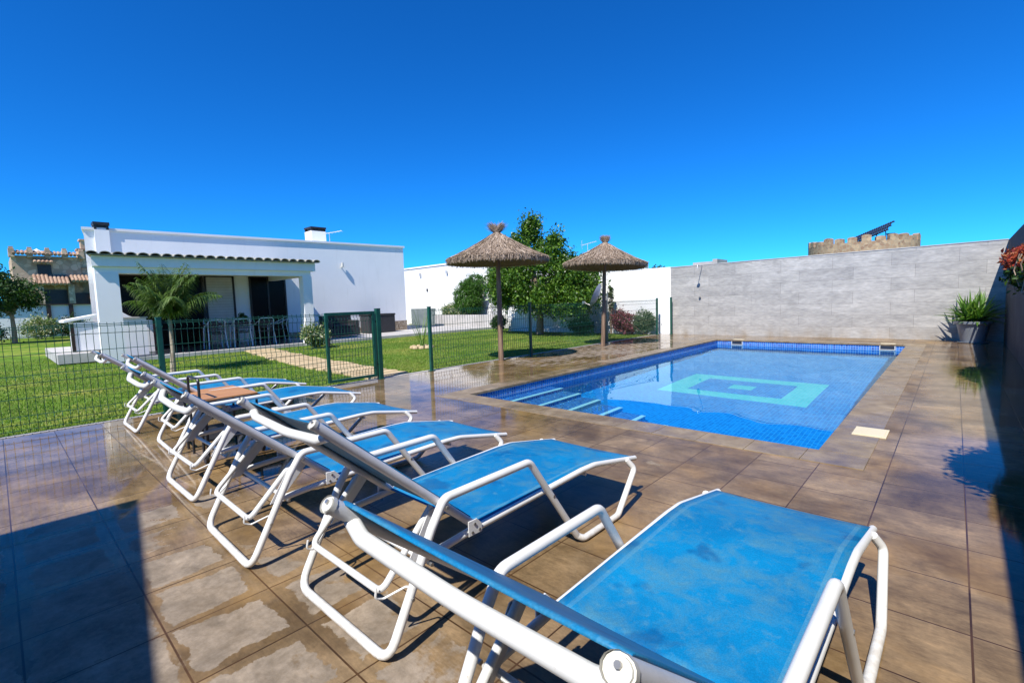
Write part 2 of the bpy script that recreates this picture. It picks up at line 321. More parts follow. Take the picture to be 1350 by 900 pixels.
class MB:
    def __init__(s): s.v = []; s.f = []
    def add(s, v, f):
        b = len(s.v); s.v += [tuple(p) for p in v]; s.f += [tuple(i + b for i in q) for q in f]; return s
    def box(s, x0, y0, z0, x1, y1, z1):
        v = [(x, y, z) for z in (z0, z1) for y in (y0, y1) for x in (x0, x1)]
        return s.add(v, [(0, 2, 3, 1), (4, 5, 7, 6), (0, 1, 5, 4), (2, 6, 7, 3), (0, 4, 6, 2), (1, 3, 7, 5)])
    def prism(s, pts, a, b, axis='x'):
        # pts 2D polygon; extruded along axis from a to b
        n = len(pts)
        def P(u, v, w): return {'x': (w, u, v), 'y': (u, w, v), 'z': (u, v, w)}[axis]
        v = [P(u, q, a) for u, q in pts] + [P(u, q, b) for u, q in pts]
        f = [tuple(range(n))[::-1], tuple(range(n, 2 * n))] + [(i, (i + 1) % n, n + (i + 1) % n, n + i) for i in range(n)]
        return s.add(v, f)
    def tube(s, pts, r, n=10, caps=True, closed=False, sq=1.0):
        pts = [Vector(p) for p in pts]; m = len(pts)
        rs = r if hasattr(r, '__len__') else [r] * m
        prev = None; rings = []
        for i, p in enumerate(pts):
            a = pts[i - 1] if i or closed else p; c = pts[(i + 1) % m] if i < m - 1 or closed else p
            t = (c - a).normalized() if (c - a).length > 1e-9 else Vector((0, 0, 1))
            if prev is None:
                u = t.orthogonal().normalized()
                if abs(t.z) < .99: u = t.cross(Vector((0, 0, 1))).normalized()
            else:
                u = (prev - t * prev.dot(t)).normalized()
            prev = u; w = t.cross(u)
            rings.append([p + (u * math.cos(2 * math.pi * k / n) + w * math.sin(2 * math.pi * k / n) * sq) * rs[i] for k in range(n)])
        v = [q for rg in rings for q in rg]; f = []
        for i in range(m if closed else m - 1):
            j = (i + 1) % m
            for k in range(n): f.append((i * n + k, i * n + (k + 1) % n, j * n + (k + 1) % n, j * n + k))
        if caps and not closed: f += [tuple(range(n))[::-1], tuple(range((m - 1) * n, m * n))]
        return s.add(v, f)
    def lathe(s, prof, n=24, c=(0, 0, 0)):
        v = [(c[0] + r * math.cos(2 * math.pi * k / n), c[1] + r * math.sin(2 * math.pi * k / n), c[2] + z) for r, z in prof for k in range(n)]
        f = [(i * n + k, i * n + (k + 1) % n, (i + 1) * n + (k + 1) % n, (i + 1) * n + k) for i in range(len(prof) - 1) for k in range(n)]
        return s.add(v, f)
    def disc(s, c, r, nrm, n=16, th=.004):
        nrm = Vector(nrm).normalized(); c = Vector(c)
        return s.tube([c - nrm * th / 2, c + nrm * th / 2], r, n)
    def build(s, name, mat, parent=None, smooth=False, bevel=0, loc=None):
        o = link(name, s.v, s.f, mat, parent, smooth, loc)
        if smooth == 'auto' or smooth:
            me = o.data; me.polygons.foreach_set('use_smooth', [True] * len(me.polygons))
            try: me.set_sharp_from_angle(angle=R(40))
            except Exception: pass
        if bevel:
            b = o.modifiers.new('bevel', 'BEVEL'); b.width = bevel; b.segments = 2; b.limit_method = 'ANGLE'; b.angle_limit = R(40)
        return o
def fillet(pts, rad, n=6):
    """polyline with rounded corners; rad: per inner vertex or one value"""
    pts = [Vector(p) for p in pts]; out = [pts[0]]
    for i in range(1, len(pts) - 1):
        r = rad[i - 1] if hasattr(rad, '__len__') else rad
        a = (pts[i - 1] - pts[i]); b = (pts[i + 1] - pts[i]); la, lb = a.length, b.length; a.normalize(); b.normalize()
        ang = a.angle(b); d = min(r / max(math.tan(ang / 2), 1e-3), la * .48, lb * .48)
        p0 = pts[i] + a * d; p1 = pts[i] + b * d
        for k in range(n + 1):
            t = k / n; out.append((1 - t) ** 2 * p0 + 2 * t * (1 - t) * pts[i] + t * t * p1)
    out.append(pts[-1]); return out
def empty(name, label, cat, loc=(0, 0, 0), rz=0, group=None):
    o = bpy.data.objects.new(name, None); COL.objects.link(o); o.location = loc; o.rotation_euler = (0, 0, rz); o.empty_display_size = .1
    return tag(o, label, cat, group)
def tag(o, label=None, cat=None, group=None, kind=None):
    if label: o['label'] = label
    if cat: o['category'] = cat
    if group: o['group'] = group
    if kind: o['kind'] = kind
    return o
def struct(o): o['kind'] = 'structure'; return o
def copy_tree(o, parent=None):
    c = o.copy(); COL.objects.link(c); c.parent = parent
    for ch in [x for x in o.children if x is not c]: copy_tree(ch, c)
    return c

# foliage -----------------------------------------------------------
def leaves(n, pos, size, asp=.5, up=.3, jit=.35):
    """n quads (diamond leaves) at pos (n,3)"""
    d = rng.normal(size=(n, 3)); d[:, 2] += up; d /= np.linalg.norm(d, axis=1)[:, None]
    e = rng.normal(size=(n, 3)); e -= d * (e * d).sum(1)[:, None]; e /= np.linalg.norm(e, axis=1)[:, None]
    s = size * (1 + jit * rng.normal(size=(n, 1))).clip(.4, 1.8)
    c = np.cross(d, e) * .18
    a = pos - d * s * .5; b = pos + e * s * asp * .5 + c * s; t = pos + d * s * .5; f = pos - e * s * asp * .5 + c * s
    v = np.stack([a, b, t, f], 1).reshape(-1, 3); fc = np.arange(n * 4).reshape(-1, 4)
    return v, fc
def cluster_pts(n, clumps, spread, lobes):
    """leaf positions: clump centres on/inside ellipsoid lobes [(cx,cy,cz,rx,ry,rz,weight)]"""
    w = np.array([l[6] for l in lobes], float); w /= w.sum()
    li = rng.choice(len(lobes), clumps, p=w); L = np.array([l[:6] for l in lobes])[li]
    u = rng.normal(size=(clumps, 3)); u /= np.linalg.norm(u, axis=1)[:, None]
    rad = rng.uniform(.45, 1.0, (clumps, 1)) ** .6
    C = L[:, :3] + u * L[:, 3:] * rad
    ci = rng.integers(0, clumps, n); sp = spread * rng.uniform(.5, 1.4, clumps)
    return C[ci] + rng.normal(size=(n, 3)) * sp[ci][:, None] * .5
def bush(name, label, cat, loc, lobes, n, clumps, spread, size, mat, asp=.5, trunk=None, group=None, extra=None, upz=.3, stem=(.02, 5)):
    o = empty(name, label, cat, loc, 0, group)
    v, f = leaves(n, cluster_pts(n, clumps, spread, lobes), size, asp, upz)
    v[:, 2] = np.maximum(v[:, 2], .01)
    link('crown' if trunk else 'foliage', v, f, mat, o)
    mb = MB(); zt = max(l[2] for l in lobes)
    if trunk:
        r, h, limbs = trunk
        mb.tube([(0, 0, 0), (r * .3, .2 * r, h * .5), (0, 0, h)], [r * 1.25, r, r * .8], 9)
        for k in range(limbs):
            l = lobes[k % len(lobes)]; e = Vector((l[0] + random.uniform(-.5, .5) * l[3], l[1] + random.uniform(-.5, .5) * l[4], l[2] + random.uniform(-.2, .5) * l[5]))
            m = Vector((0, 0, h)).lerp(e, .5) + Vector((random.uniform(-.1, .1), random.uniform(-.1, .1), .08))
            mb.tube([(0, 0, h * .93), m, e], [r * .6, r * .4, r * .12], 6)
        mb.build('trunk', TRUNK, o, True)
    else:
        for k in range(stem[1]):
            l = lobes[k % len(lobes)]; e = Vector((l[0] + random.uniform(-.7, .7) * l[3], l[1] + random.uniform(-.7, .7) * l[4], l[2] + .3 * l[5]))
            mb.tube([(e.x * .2, e.y * .2, 0), (e.x * .6, e.y * .6, e.z * .6), e], [stem[0], stem[0] * .7, stem[0] * .3], 5)
        mb.build('stems', TRUNK, o, True)
    return o
def blade(mb, base, direc, length, width, droop, seg=5, fold=.25):
    """strap leaf"""
    base = Vector(base); d = Vector(direc).normalized(); side = d.cross(Vector((0, 0, 1)))
    if side.length < .05: side = Vector((1, 0, 0))
    side.normalize(); p = base.copy(); vs = []
    for i in range(seg + 1):
        t = i / seg; w = width * (1 - t ** 2.2) * (.55 + .45 * min(1, t * 4))
        up = side.cross(d)
        vs += [p - side * w / 2 + up * w * fold, p, p + side * w / 2 + up * w * fold]
        d = (d + Vector((0, 0, -droop / seg))).normalized(); p = p + d * length / seg
    fs = []
    for i in range(seg):
        a = i * 3; fs += [(a, a + 1, a + 4, a + 3), (a + 1, a + 2, a + 5, a + 4)]
    mb.add(vs, fs)
exec_later = []
# ================================================================== GROUND, DECK, POOL
PX0, PX1, PY0, PY1 = -4.68, -0.71, 4.16, 13.2            # pool opening
WL = -0.13                                                # water level
def sheet(mb, x0, y0, x1, y1, z, n=1):
    mb.add([(x0, y0, z), (x1, y0, z), (x1, y1, z), (x0, y1, z)], [(0, 1, 2, 3)])
g = MB()
sheet(g, -900, -900, -7.0, 1500, -.03); sheet(g, -7.0, -900, .8, -12, -.03); sheet(g, .8, -900, 900, 1500, -.03); sheet(g, -7.0, 14.75, .8, 1500, -.03)
struct(g.build('lawn', LAWN))
CW = .30
d = MB()
sheet(d, -6.96, -12, .8, PY0 - CW, 0); sheet(d, -6.96, PY0 - CW, PX0 - CW, PY1 + CW, 0)
sheet(d, PX1 + CW, PY0 - CW, .8, PY1 + CW, 0); sheet(d, -6.96, PY1 + CW, .8, 14.7, 0)
struct(d.build('pool_deck', DECK))
k = MB(); k.box(-7.02, -12, -.1, -6.96, 14.7, .006); struct(k.build('deck_kerb', CONC, bevel=.003))
# coping stones: boards butted end to end around the opening
cp = MB()
def coping_run(x0, y0, x1, y1, along, step=.37):
    L = (x1 - x0) if along == 'x' else (y1 - y0); n = max(1, round(L / step))
    for i in range(n):
        a, b = i / n * L + .0015, (i + 1) / n * L - .0015
        if along == 'x': cp.box(x0 + a, y0, -.03, x0 + b, y1, .004)
        else: cp.box(x0, y0 + a, -.03, x1, y0 + b, .004)
coping_run(PX0 - CW, PY0 - CW, PX1 + CW, PY0 + .015, 'x'); coping_run(PX0 - CW, PY1 - .015, PX1 + CW, PY1 + CW, 'x')
coping_run(PX0 - CW, PY0 + .017, PX0 + .015, PY1 - .017, 'y'); coping_run(PX1 - .015, PY0 + .017, PX1 + CW, PY1 - .017, 'y')
pool = MB(); D = -1.5
struct(cp.build('pool_coping', COPING, bevel=.003))
def quad(name, vs, mat):
    return struct(link(name, vs, [(0, 1, 2, 3)], mat))
recv = []
recv.append(quad('pool_wall_left', [(PX0, PY0, D), (PX0, PY1, D), (PX0, PY1, -.03), (PX0, PY0, -.03)], MOS_X))
recv.append(quad('pool_wall_right', [(PX1, PY1, D), (PX1, PY0, D), (PX1, PY0, -.03), (PX1, PY1, -.03)], MOS_X))
recv.append(quad('pool_wall_near', [(PX1, PY0, D), (PX0, PY0, D), (PX0, PY0, -.03), (PX1, PY0, -.03)], MOS_Y))
recv.append(quad('pool_wall_far', [(PX0, PY1, D), (PX1, PY1, D), (PX1, PY1, -.03), (PX0, PY1, -.03)], MOS_Y))
recv.append(quad('pool_floor', [(PX0, PY0, D), (PX1, PY0, D), (PX1, PY1, D), (PX0, PY1, D)], PFLOOR))
steps = [(-4.43, -.30, 5.92), (-4.08, -.50, 5.90), (-3.73, -.71, 5.88), (-3.36, -.91, 5.85), (-3.0, -1.11, 5.82), (-2.66, -1.31, 5.78)]
st = MB(); x0 = PX0 + .002; ns = MB()
for (xn, z, ye) in steps:
    st.box(x0, PY0 + .002, D + .002, xn, ye, z)
    ns.box(xn - .06, PY0 + .004, z - .03, xn + .004, ye + .003, z + .003); x0 = xn
stp = struct(st.build('pool_steps', MOS_Z)); nsp = struct(ns.build('step_nosing', NOSE)); recv += [stp, nsp]
# water: finely divided, gently rippled sheet
nx, ny = 100, 220
X, Y = np.meshgrid(np.linspace(PX0, PX1, nx), np.linspace(PY0, PY1, ny))
Z = np.zeros_like(X)
for kx, ky, a, ph in [(3.1, 2.2, .0011, 0), (-2.3, 4.4, .0009, 1.3), (5.9, -3.7, .0005, 2.1), (7.3, 6.1, .0004, .4), (-9.5, 4.1, .0003, 5), (1.2, -1.7, .0011, 3.3), (11.5, 9.5, .00016, 1.), (-14, 12, .00012, 2.2)]:
    Z += a * .45 * np.sin(kx * X + ky * Y + ph)
V = np.stack([X.ravel(), Y.ravel(), Z.ravel() + WL], 1)
i = np.arange((ny - 1) * nx).reshape(ny - 1, nx)[:, :-1].ravel(); F = np.stack([i, i + 1, i + nx + 1, i + nx], 1)
water = struct(link('water', V, F, WATER, smooth=True))
water.cycles.is_caustics_caster = True
for o in recv: o.cycles.is_caustics_receiver = True
# skimmer mouths and lids, deck lid
for n_, (sx, lab) in enumerate([(-4.17, 'white skimmer frame in the far pool edge, left one'), (-1.05, 'white skimmer frame in the far pool edge near the right corner')]):
    sk = empty('pool_skimmer', lab, 'skimmer', (sx, PY1, -.08), group='skimmers in the far pool wall')
    m = MB()
    for a in ((-.14, -.014, -.052, -.122, -.002, .065), (.122, -.014, -.045, .14, -.002, .065), (-.122, -.014, -.045, .122, -.002, -.03), (-.122, -.014, .05, .122, -.002, .065)): m.box(*a)
    m.build('frame', CAPM, sk, bevel=.002); MB().box(-.121, -.006, -.029, .121, -.0025, .049).build('opening', SKIMD, sk)
    c = MB(); c.box(sx - .13, PY1 + .08, .004, sx + .13, PY1 + .22, .009)
    tag(c.build('skimmer_lid', LIDM, bevel=.004), ['cream lid on the far coping behind the left skimmer', 'cream lid on the far coping behind the right skimmer'][n_], 'lid', 'skimmer lids on the far coping')
c = MB(); c.box(-.60, 4.79, 0, -.37, 5.08, .010); c.box(-.585, 4.805, .010, -.385, 5.065, .013)
tag(c.build('deck_hatch', LIDM, bevel=.003), 'square cream hatch cover set in the deck by the near right pool corner', 'hatch')

# ================================================================== WALLS
bw = empty('boundary_wall', 'long grey stone-clad wall at the far end of the pool', 'wall', (0, 0, 0))
m = MB(); m.prism([(-6.65, -.05), (.8, -.05), (.8, 2.16), (-6.65, 2.10)], 14.7, 14.9, 'y'); m.build('wall', WALLTILE, bw)
m = MB(); m.prism([(-6.66, 2.101), (.8, 2.161), (.8, 2.181), (-6.66, 2.121)], 14.69, 14.91, 'y'); m.build('capping', CONC, bw)
ww = empty('garden_wall', 'plain white painted wall between the tree and the grey stone wall', 'wall')
m = MB(); m.box(-13.8, 14.72, -.05, -6.652, 14.9, 2.13); m.build('wall', WHITE2, ww); 
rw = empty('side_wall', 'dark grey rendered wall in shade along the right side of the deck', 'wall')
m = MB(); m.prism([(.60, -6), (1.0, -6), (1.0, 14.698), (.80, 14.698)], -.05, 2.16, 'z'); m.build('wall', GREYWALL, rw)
# building behind the photographer that throws the big shadow on the left of the deck
bh = empty('rear_building', 'white building behind the sun loungers that shades the deck', 'building')
m = MB(); v = [(-3.21, -1.7), (3.2, -2.60), (3.2, -9), (-3.21, -9)]; m.prism(v, -.02, 3.0, 'z'); m.build('wall', WHITE, bh)

# shower on the back wall
sh = empty('wall_shower', 'slim outdoor shower arm fixed near the top of the grey wall', 'shower', (-5.66, 14.7, 2.08))
MB().tube(fillet([(0, .0, 0), (0, -.36, .02), (0, -.38, -.06)], .03), .009, 8).build('arm', ALU, sh, True)
MB().lathe([(.0, .012), (.012, .012), (.05, 0), (.05, -.006), (0, -.006)], 16, (0, -.38, -.07)).build('shower_head', ALU, sh, True)
MB().lathe([(0, -.95), (.035, -.95), (.035, -.93), (.012, -.915), (0, -.9)], 12, (-.06, -.03, 0)).build('valve', BOLTM, sh, True)

# ================================================================== LOUNGERS
def seat_profile(sag=0.0):
    return fillet([(0, .42, .317), (0, 1.18, .335), (0, 1.30, .333), (0, 1.72, .262)], [.2, .3], 5)
def make_lounger(back=41.0, bow=.035):
    root = empty('sun_lounger', 'x', 'sun lounger')
    hw, fx = .303, .335; r = .0165
    # one continuous tube: armrests, rear legs with their base bar, front leg loops and skids
    def side(s, fl):
        return [(s * (fx + .0), .0, r), (s * fx, .20, .40), (s * fx, .262, .492), (s * fx, .74, .497), (s * (fx + .01), 1.07, r + .02), (s * (fx + .03), 1.10, r), (s * (fx + .03), 1.43, r), (s * (fx + .01), 1.655, .21), (s * (hw + .012), 1.615, .268)]
    L = side(-1, 0); Rr = side(1, 0)
    pts = L[::-1] + Rr
    rad = [.03, .06, .06, .02, .05, .05, .05, .07, .07, .05, .05, .05, .02, .06, .06, .03]
    MB().tube(fillet(pts, rad, 5), r, 12).build('frame', TUBE, root, True)
    # seat rails
    prof = fillet([(0, .17, .285), (0, .42, .303), (0, 1.18, .325), (0, 1.30, .322), (0, 1.735, .243)], [.3, .2, .3], 4)
    for s in (-1, 1):
        MB().tube([(s * hw, p.y, p.z) for p in prof], .0150, 12).build('seat_rail', TUBE, root, True)
    # seat sling: sheet spanning the rails, with thickness
    def sling(prof, name, w, n=13, sag=.010, th=.003, nrm=None, hem=0):
        vs = []; m = len(prof)
        for k, p in enumerate(prof):
            a = prof[max(k - 1, 0)]; b = prof[min(k + 1, m - 1)]; t = (b - a).normalized(); nn = Vector((0, -t.z, t.y))
            for j in range(n):
                u = -1 + 2 * j / (n - 1); q = p - nn * sag * (1 - u * u) * math.sin(math.pi * min(1, max(0, k / (m - 1)))) ** .3
                vs.append((u * w, q.y + nn.y * .014 * abs(u) ** 6 * 0, q.z))
        top = [(i * n + j, i * n + j + 1, (i + 1) * n + j + 1, (i + 1) * n + j) for i in range(m - 1) for j in range(n - 1)]
        o = link(name, vs, top, FABRIC, root, True)
        so = o.modifiers.new('thick', 'SOLIDIFY'); so.thickness = th; so.offset = 0
        return o
    pr = [Vector((0, p.y, p.z + .012)) for p in fillet([(0, .43, .305), (0, 1.18, .325), (0, 1.30, .322), (0, 1.70, .250)], [.2, .3], 6)]
    pr2 = []
    for a, b in zip(pr[:-1], pr[1:]):
        k = max(1, int((b - a).length / .06)); pr2 += [a.lerp(b, i / k) for i in range(k)]
    pr2.append(pr[-1]); pr2.append(Vector((0, 1.715, .245)))
    sling(pr2, 'seat_sling', hw - .002)
    MB().tube([(-hw, 1.69, .250), (hw, 1.69, .250)], .010, 8).build('front_bar', TUBE, root, True)
    MB().tube([(-hw, .19, .278), (hw, .19, .278)], .011, 8).build('cross_bar', TUBE, root, True)
    MB().tube([(-hw, 1.22, .295), (hw, 1.22, .295)], .010, 8).build('cross_bar', RAIL, root, True)
    # backrest
    ca, sa = math.cos(R(back)), math.sin(R(back)); H = Vector((0, .42, .33))
    def B(d, off=0, x=0): return Vector((x, H.y - ca * d - sa * off, H.z + sa * d - ca * off))
    for s in (-1, 1):
        mb = MB(); mb.tube([B(-.03, 0, s * hw), B(.80, 0, s * hw)], .0185, 14, caps=False, sq=.85); rl = mb.build('backrest_rail', RAIL, root, True)
        e = MB(); e.tube([B(.79, 0, s * hw), B(.806, 0, s * hw)], [.0155, .0155], 14, sq=.85)
        e.tube([B(.797, 0, s * hw), B(.8065, 0, s * hw)], .020, 14, caps=False, sq=.85); e.tube([B(.797, 0, s * hw), B(.8015, 0, s * hw)], .019, 14, sq=.85)
        e.build('end_cap', CAPM, rl, True)
        m = MB(); m.tube([B(.801, -.004, s * hw), B(.811, -.004, s * hw)], .004, 8); m.build('plug', BOLTM, rl, True)
        # hinge plate with its rivets
        m = MB(); xo = s * (hw + .019); m.prism([(.385, .292), (.455, .292), (.455, .325), (.43, .352), (.385, .352)], xo - .0025, xo + .0025, 'x'); hp = m.build('hinge_plate', TUBE, root, bevel=.001)
        for yy, zz in ((.402, .306), (.44, .306), (.415, .336)): MB().tube([(xo - .005, yy, zz), (xo + s * .007, yy, zz)], .0055, 8).build('rivet', BOLTM, hp, True)
        bx = s * (fx + .016)
        for yy, zz in ((.095, .195), (.885, .300), (.262, .462), (.18, .283)): MB().tube([(bx - s * .02, yy, zz), (bx + s * .006, yy, zz)], .007, 8).build('bolt', BOLTM, root, True)
    # fabric of the backrest
    ds = [(d_, -.0175) for d_ in np.linspace(.02, .775, 16) if True] + [(.779, -.0150), (.779, -.0115)]
    vs = []; n = 13
    for d_, of in ds:
        for j in range(n):
            u = -1 + 2 * j / (n - 1); e_ = (min(d_, .775) - .02) / .755
            vs.append(B(d_ - .030 * (1 - u * u) * e_ ** 6, of + .004 * (1 - u * u), u * (hw - .002)))
    f = [(i * n + j, i * n + j + 1, (i + 1) * n + j + 1, (i + 1) * n + j) for i in range(len(ds) - 1) for j in range(n - 1)]
    o = link('back_sling', vs, f, FABRIC, root, True); so = o.modifiers.new('thick', 'SOLIDIFY'); so.thickness = .004; so.offset = 0
    # bowed head bar behind the fabric
    hb = fillet([B(.74, .008, -hw), B(.735, bow, -hw + .05), B(.715, bow + .008, 0), B(.735, bow, hw - .05), B(.74, .008, hw)], [.07, .6, .07], 8)
    MB().tube(hb, .0155, 12).build('head_bar', TUBE, root, True)
    # prop: narrow U that hangs from the backrest to the hooks on the rear legs
    q = .262; yb, zb = .03, .215
    top = B(.20, .02); pp = fillet([(-q, top.y, top.z), (-q, yb, zb), (q, yb, zb), (q, top.y, top.z)], .04, 6)
    MB().tube(pp, .0125, 12).build('prop', TUBE, root, True)
    for s in (-1, 1):
        m = MB(); m.tube(fillet([(s * fx, .105, .225), (s * (fx - .028), .10, .222), (s * q, .035, .190), (s * q, .005, .205), (s * q, .012, .240)], .015, 4), .004, 6)
        m.build('hook', TUBE, root, True)
        # flat ratchet plate beneath the rail
        xo = s * (hw - .026); m = MB(); p0, p1 = B(.02, .03), B(.27, .015)
        m.prism([(.12, .262), (.165, .262), (.305, .41), (.27, .44), (.235, .44)], xo - .002, xo + .002, 'x'); m.build('ratchet_plate', RAIL, root, bevel=.001)
    return root
LG = 'sun loungers in a row facing the pool'
lab = ['nearest blue sun lounger, in the foreground right, seen from behind its head bar',
       'blue sun lounger standing second from the camera, its dark shadow beside the nearest one',
       'third blue sun lounger from the camera, just in front of the small trolley table',
       'blue sun lounger on the near side of the trolley table, fourth from the camera',
       'blue sun lounger just beyond the trolley table, fifth from the camera',
       'last blue sun lounger, farthest from the camera beside the green fence']
spec = [(-.53, .59, 39.2, -.5), (-1.682, .80, 41, 0), (-2.675, .715, 40.5, -.5), (-3.795, .765, 40, .6), (-5.13, .955, 39.5, -1.2), (-6.31, .89, 38, .4)]
for i, (x, y, ba, rz) in enumerate(spec):
    L = make_lounger(ba, .026 if i < 2 else .05); L.location = (x, y, .002); L.rotation_euler.z = R(rz); tag(L, lab[i], 'sun lounger', LG)

# trolley table between the loungers
tr = empty('trolley_table', 'low black-framed trolley with a brown board top between two sun loungers', 'trolley', (-4.62, 1.27, 0))
MB().box(-.31, -.20, .495, .31, .20, .51).build('tray', TEAK, tr, bevel=.003)
m = MB()
for y in (-.205, .205): m.box(-.32, y - .01, .470, .32, y + .01, .4945)
for x in (-.32, .32): m.box(x - .01, -.195, .470, x + .01, .195, .4945)
m.build('frame', BLACKM, tr)
for x in (-.30, .30):
    for y in (-.19, .19): MB().tube([(x, y, .05 if x > 0 else .0), (x, y, .49)], .010, 8).build('leg', BLACKM, tr, True)
MB().tube(fillet([(.02, -.225, .03), (.02, -.225, .68), (.31, -.225, .68), (.31, -.225, .05)], .035), .010, 8).build('handle', BLACKM, tr, True)
for y in (-.21, .21):
    w_ = MB(); w_.tube([(.30, y - .012, .04), (.30, y + .012, .04)], .038, 16); w_.build('wheel', BLACKM, tr, True)
m = MB(); m.box(-.3, -.19, .17, .3, .19, .18); m.build('shelf', BLACKM, tr)

# ================================================================== PARASOLS
def parasol(loc, label, tilt=(0, 0), rad=1.0, seed=1, knot=.6, spread=1.0):
    o = empty('thatched_parasol', label, 'parasol', loc, seed, 'thatched parasols along the fence')
    mb = MB(); mb.tube([(0, 0, 0), (.006, 0, 1.0), (0, .004, 2.5)], [.055, .050, .042], 14); mb.build('pole', WOODP, o, True)
    apex = 2.56; eave = 2.05
    def prof(t):    # t 0 at the apex .. 1 at the eave
        r = .045 + (rad - .045) * t; z = eave + (apex - eave) * (1 - t) ** 1.18; return r, z
    pr = [prof(t) for t in np.linspace(0, 1, 9)]
    core = MB(); core.lathe([(r, z - .03) for r, z in pr] + [(rad * .97, eave - .07), (.05, apex - .17)], 36)
    can = core.build('canopy', STRAWB, o, True)
    n = 11000
    t0 = rng.uniform(0, .93, n) ** .75; ph = rng.uniform(0, 2 * math.pi, n); ln = rng.uniform(.08, .24, n); off = rng.uniform(0, .045, n) ** 1.0
    t1 = np.minimum(t0 + ln, 1.0 + rng.uniform(0, .035, n))
    def P(t, ph, o_): 
        r = .045 + (rad - .045) * t; z = eave + (apex - eave) * np.clip(1 - t, 0, 1) ** 1.18 - np.clip(t - 1, 0, 1) * .8
        return np.stack([r * np.cos(ph), r * np.sin(ph), z + o_], 1)
    jit = rng.normal(0, .05, n); a = P(t0, ph, off); b = P(t1, ph + jit / np.maximum(t1, .15), off - .005)
    sd_ = np.stack([-np.sin(ph), np.cos(ph), rng.normal(0, .5, n)], 1) * rng.uniform(.003, .007, n)[:, None]
    v = np.stack([a - sd_, a + sd_, b + sd_ * .6, b - sd_ * .6], 1).reshape(-1, 3)
    # fringe
    m2 = 4200; ph2 = rng.uniform(0, 2 * math.pi, m2); rr = rad * (1 - rng.uniform(0, .06, m2)); z0 = eave + .02
    a2 = np.stack([rr * np.cos(ph2), rr * np.sin(ph2), np.full(m2, z0)], 1)
    b2 = a2 + np.stack([np.cos(ph2) * .02, np.sin(ph2) * .02, -rng.uniform(.06, .115, m2)], 1) + rng.normal(0, .012, (m2, 3))
    s2 = np.stack([-np.sin(ph2), np.cos(ph2), np.zeros(m2)], 1) * rng.uniform(.003, .008, m2)[:, None]
    v2 = np.stack([a2 - s2, a2 + s2, b2 + s2 * .4, b2 - s2 * .4], 1).reshape(-1, 3)
    V = np.vstack([v, v2]); F = np.arange(len(V)).reshape(-1, 4); link('thatch', V, F, STRAW, can)
    # top knot: bundle tied at the neck, tuft splaying out to two sides
    q = 1300; ph = rng.uniform(0, 2 * math.pi, q); lean = rng.choice([-1, 1], q) * rng.uniform(.25, 1.0, q) * spread
    a = np.stack([.10 * np.cos(ph), .10 * np.sin(ph), np.full(q, 2.44)], 1); b = np.stack([.045 * np.cos(ph), .045 * np.sin(ph), 2.60 + .03 * np.sin(ph * 7)], 1)
    c = b + np.stack([lean * .17 * math.cos(knot) + rng.normal(0, .03, q), lean * .17 * math.sin(knot) + rng.normal(0, .03, q), .04 + .11 * rng.random(q) + .05 * np.abs(lean)], 1)
    sd_ = np.stack([-np.sin(ph), np.cos(ph), np.zeros(q)], 1) * .004
    v1 = np.stack([a - sd_, a + sd_, b + sd_, b - sd_], 1).reshape(-1, 3); v2 = np.stack([b - sd_, b + sd_, c + sd_ * .3, c - sd_ * .3], 1).reshape(-1, 3)
    V = np.vstack([v1, v2]); link('top_knot', V, np.arange(len(V)).reshape(-1, 4), STRAW, can)
    o.rotation_euler = (R(tilt[0]), R(tilt[1]), seed)
    return o
parasol((-6.82, 7.02, 0), 'larger-looking thatched parasol, the nearer one, left of the leafy tree', (0, 0), 1.03, .3, .45, 1.0)
parasol((-6.50, 10.40, 0), 'thatched parasol farther back, its pole in front of the satellite dish', (1.5, 2.5), 1.03, 1.9, -1.2, .5)

# ================================================================== FENCE
def mesh_panel(x, y0, y1, z0, z1, parent, sp=.062, r=.0034, dx=0):
    mb = MB(); n = int((y1 - y0) / sp)
    def bar(a, b, r):
        a, b = Vector(a), Vector(b); mb.tube([a, b], r, 4, caps=False)
    folds = [z1 - .06, (z0 + z1) / 2, z0 + .12]
    for i in range(n + 1):
        y = y0 + i * (y1 - y0) / n; 
        pts = [(x, y, z0)]
        for fz in sorted(folds): pts += [(x, y, fz - .04), (x + .03, y, fz), (x, y, fz + .04)]
        pts.append((x, y, z1 + .02)); mb.tube(pts, r, 4, caps=False)
    zs = [z0 + .02, z1]
    for fz in folds: zs += [fz - .04, fz + .04]
    for z in sorted(zs + [z0 + .34, z1 - .28]): bar((x + .004, y0, z), (x + .004, y1, z), r)
    return mb.build('mesh_panel', WIRE, parent)
def post(parent, x, y, h, r=.026, base=True):
    mb = MB(); mb.box(x - r, y - r, .0, x + r, y + r, h); mb.box(x - r - .003, y - r - .003, h, x + r + .003, y + r + .003, h + .012)
    if base: mb.box(x - .05, y - .05, .001, x + .05, y + .05, .009)
    return mb.build('post', GREEN, parent, bevel=.003)
f1 = empty('mesh_fence', 'green wire mesh fence behind the farthest loungers, left of the gate', 'fence', (-6.93, 0, 0), group='green mesh fences round the pool')
for y in (-3.9, -1.3, 1.33): post(f1, 0, y, 1.14)
for a, b in ((-3.87, -1.33), (-1.27, 1.30), (1.36, 3.34)): mesh_panel(0, a, b, .04, 1.10, f1)
f2 = empty('mesh_fence', 'green wire mesh fence behind the parasols, right of the gate opening', 'fence', (-6.93, 0, 0), group='green mesh fences round the pool')
for y in (5.32, 8.10, 11.25, 14.30): post(f2, 0, y, 1.15)
for a, b in ((5.35, 8.07), (8.13, 11.22), (11.28, 14.27)): mesh_panel(0, a, b, .04, 1.10, f2)
p = empty('fence_post', 'lone green post against the far wall at the end of the fence', 'post', (-6.58, 14.55, 0)); post(p, 0, 0, 1.16)
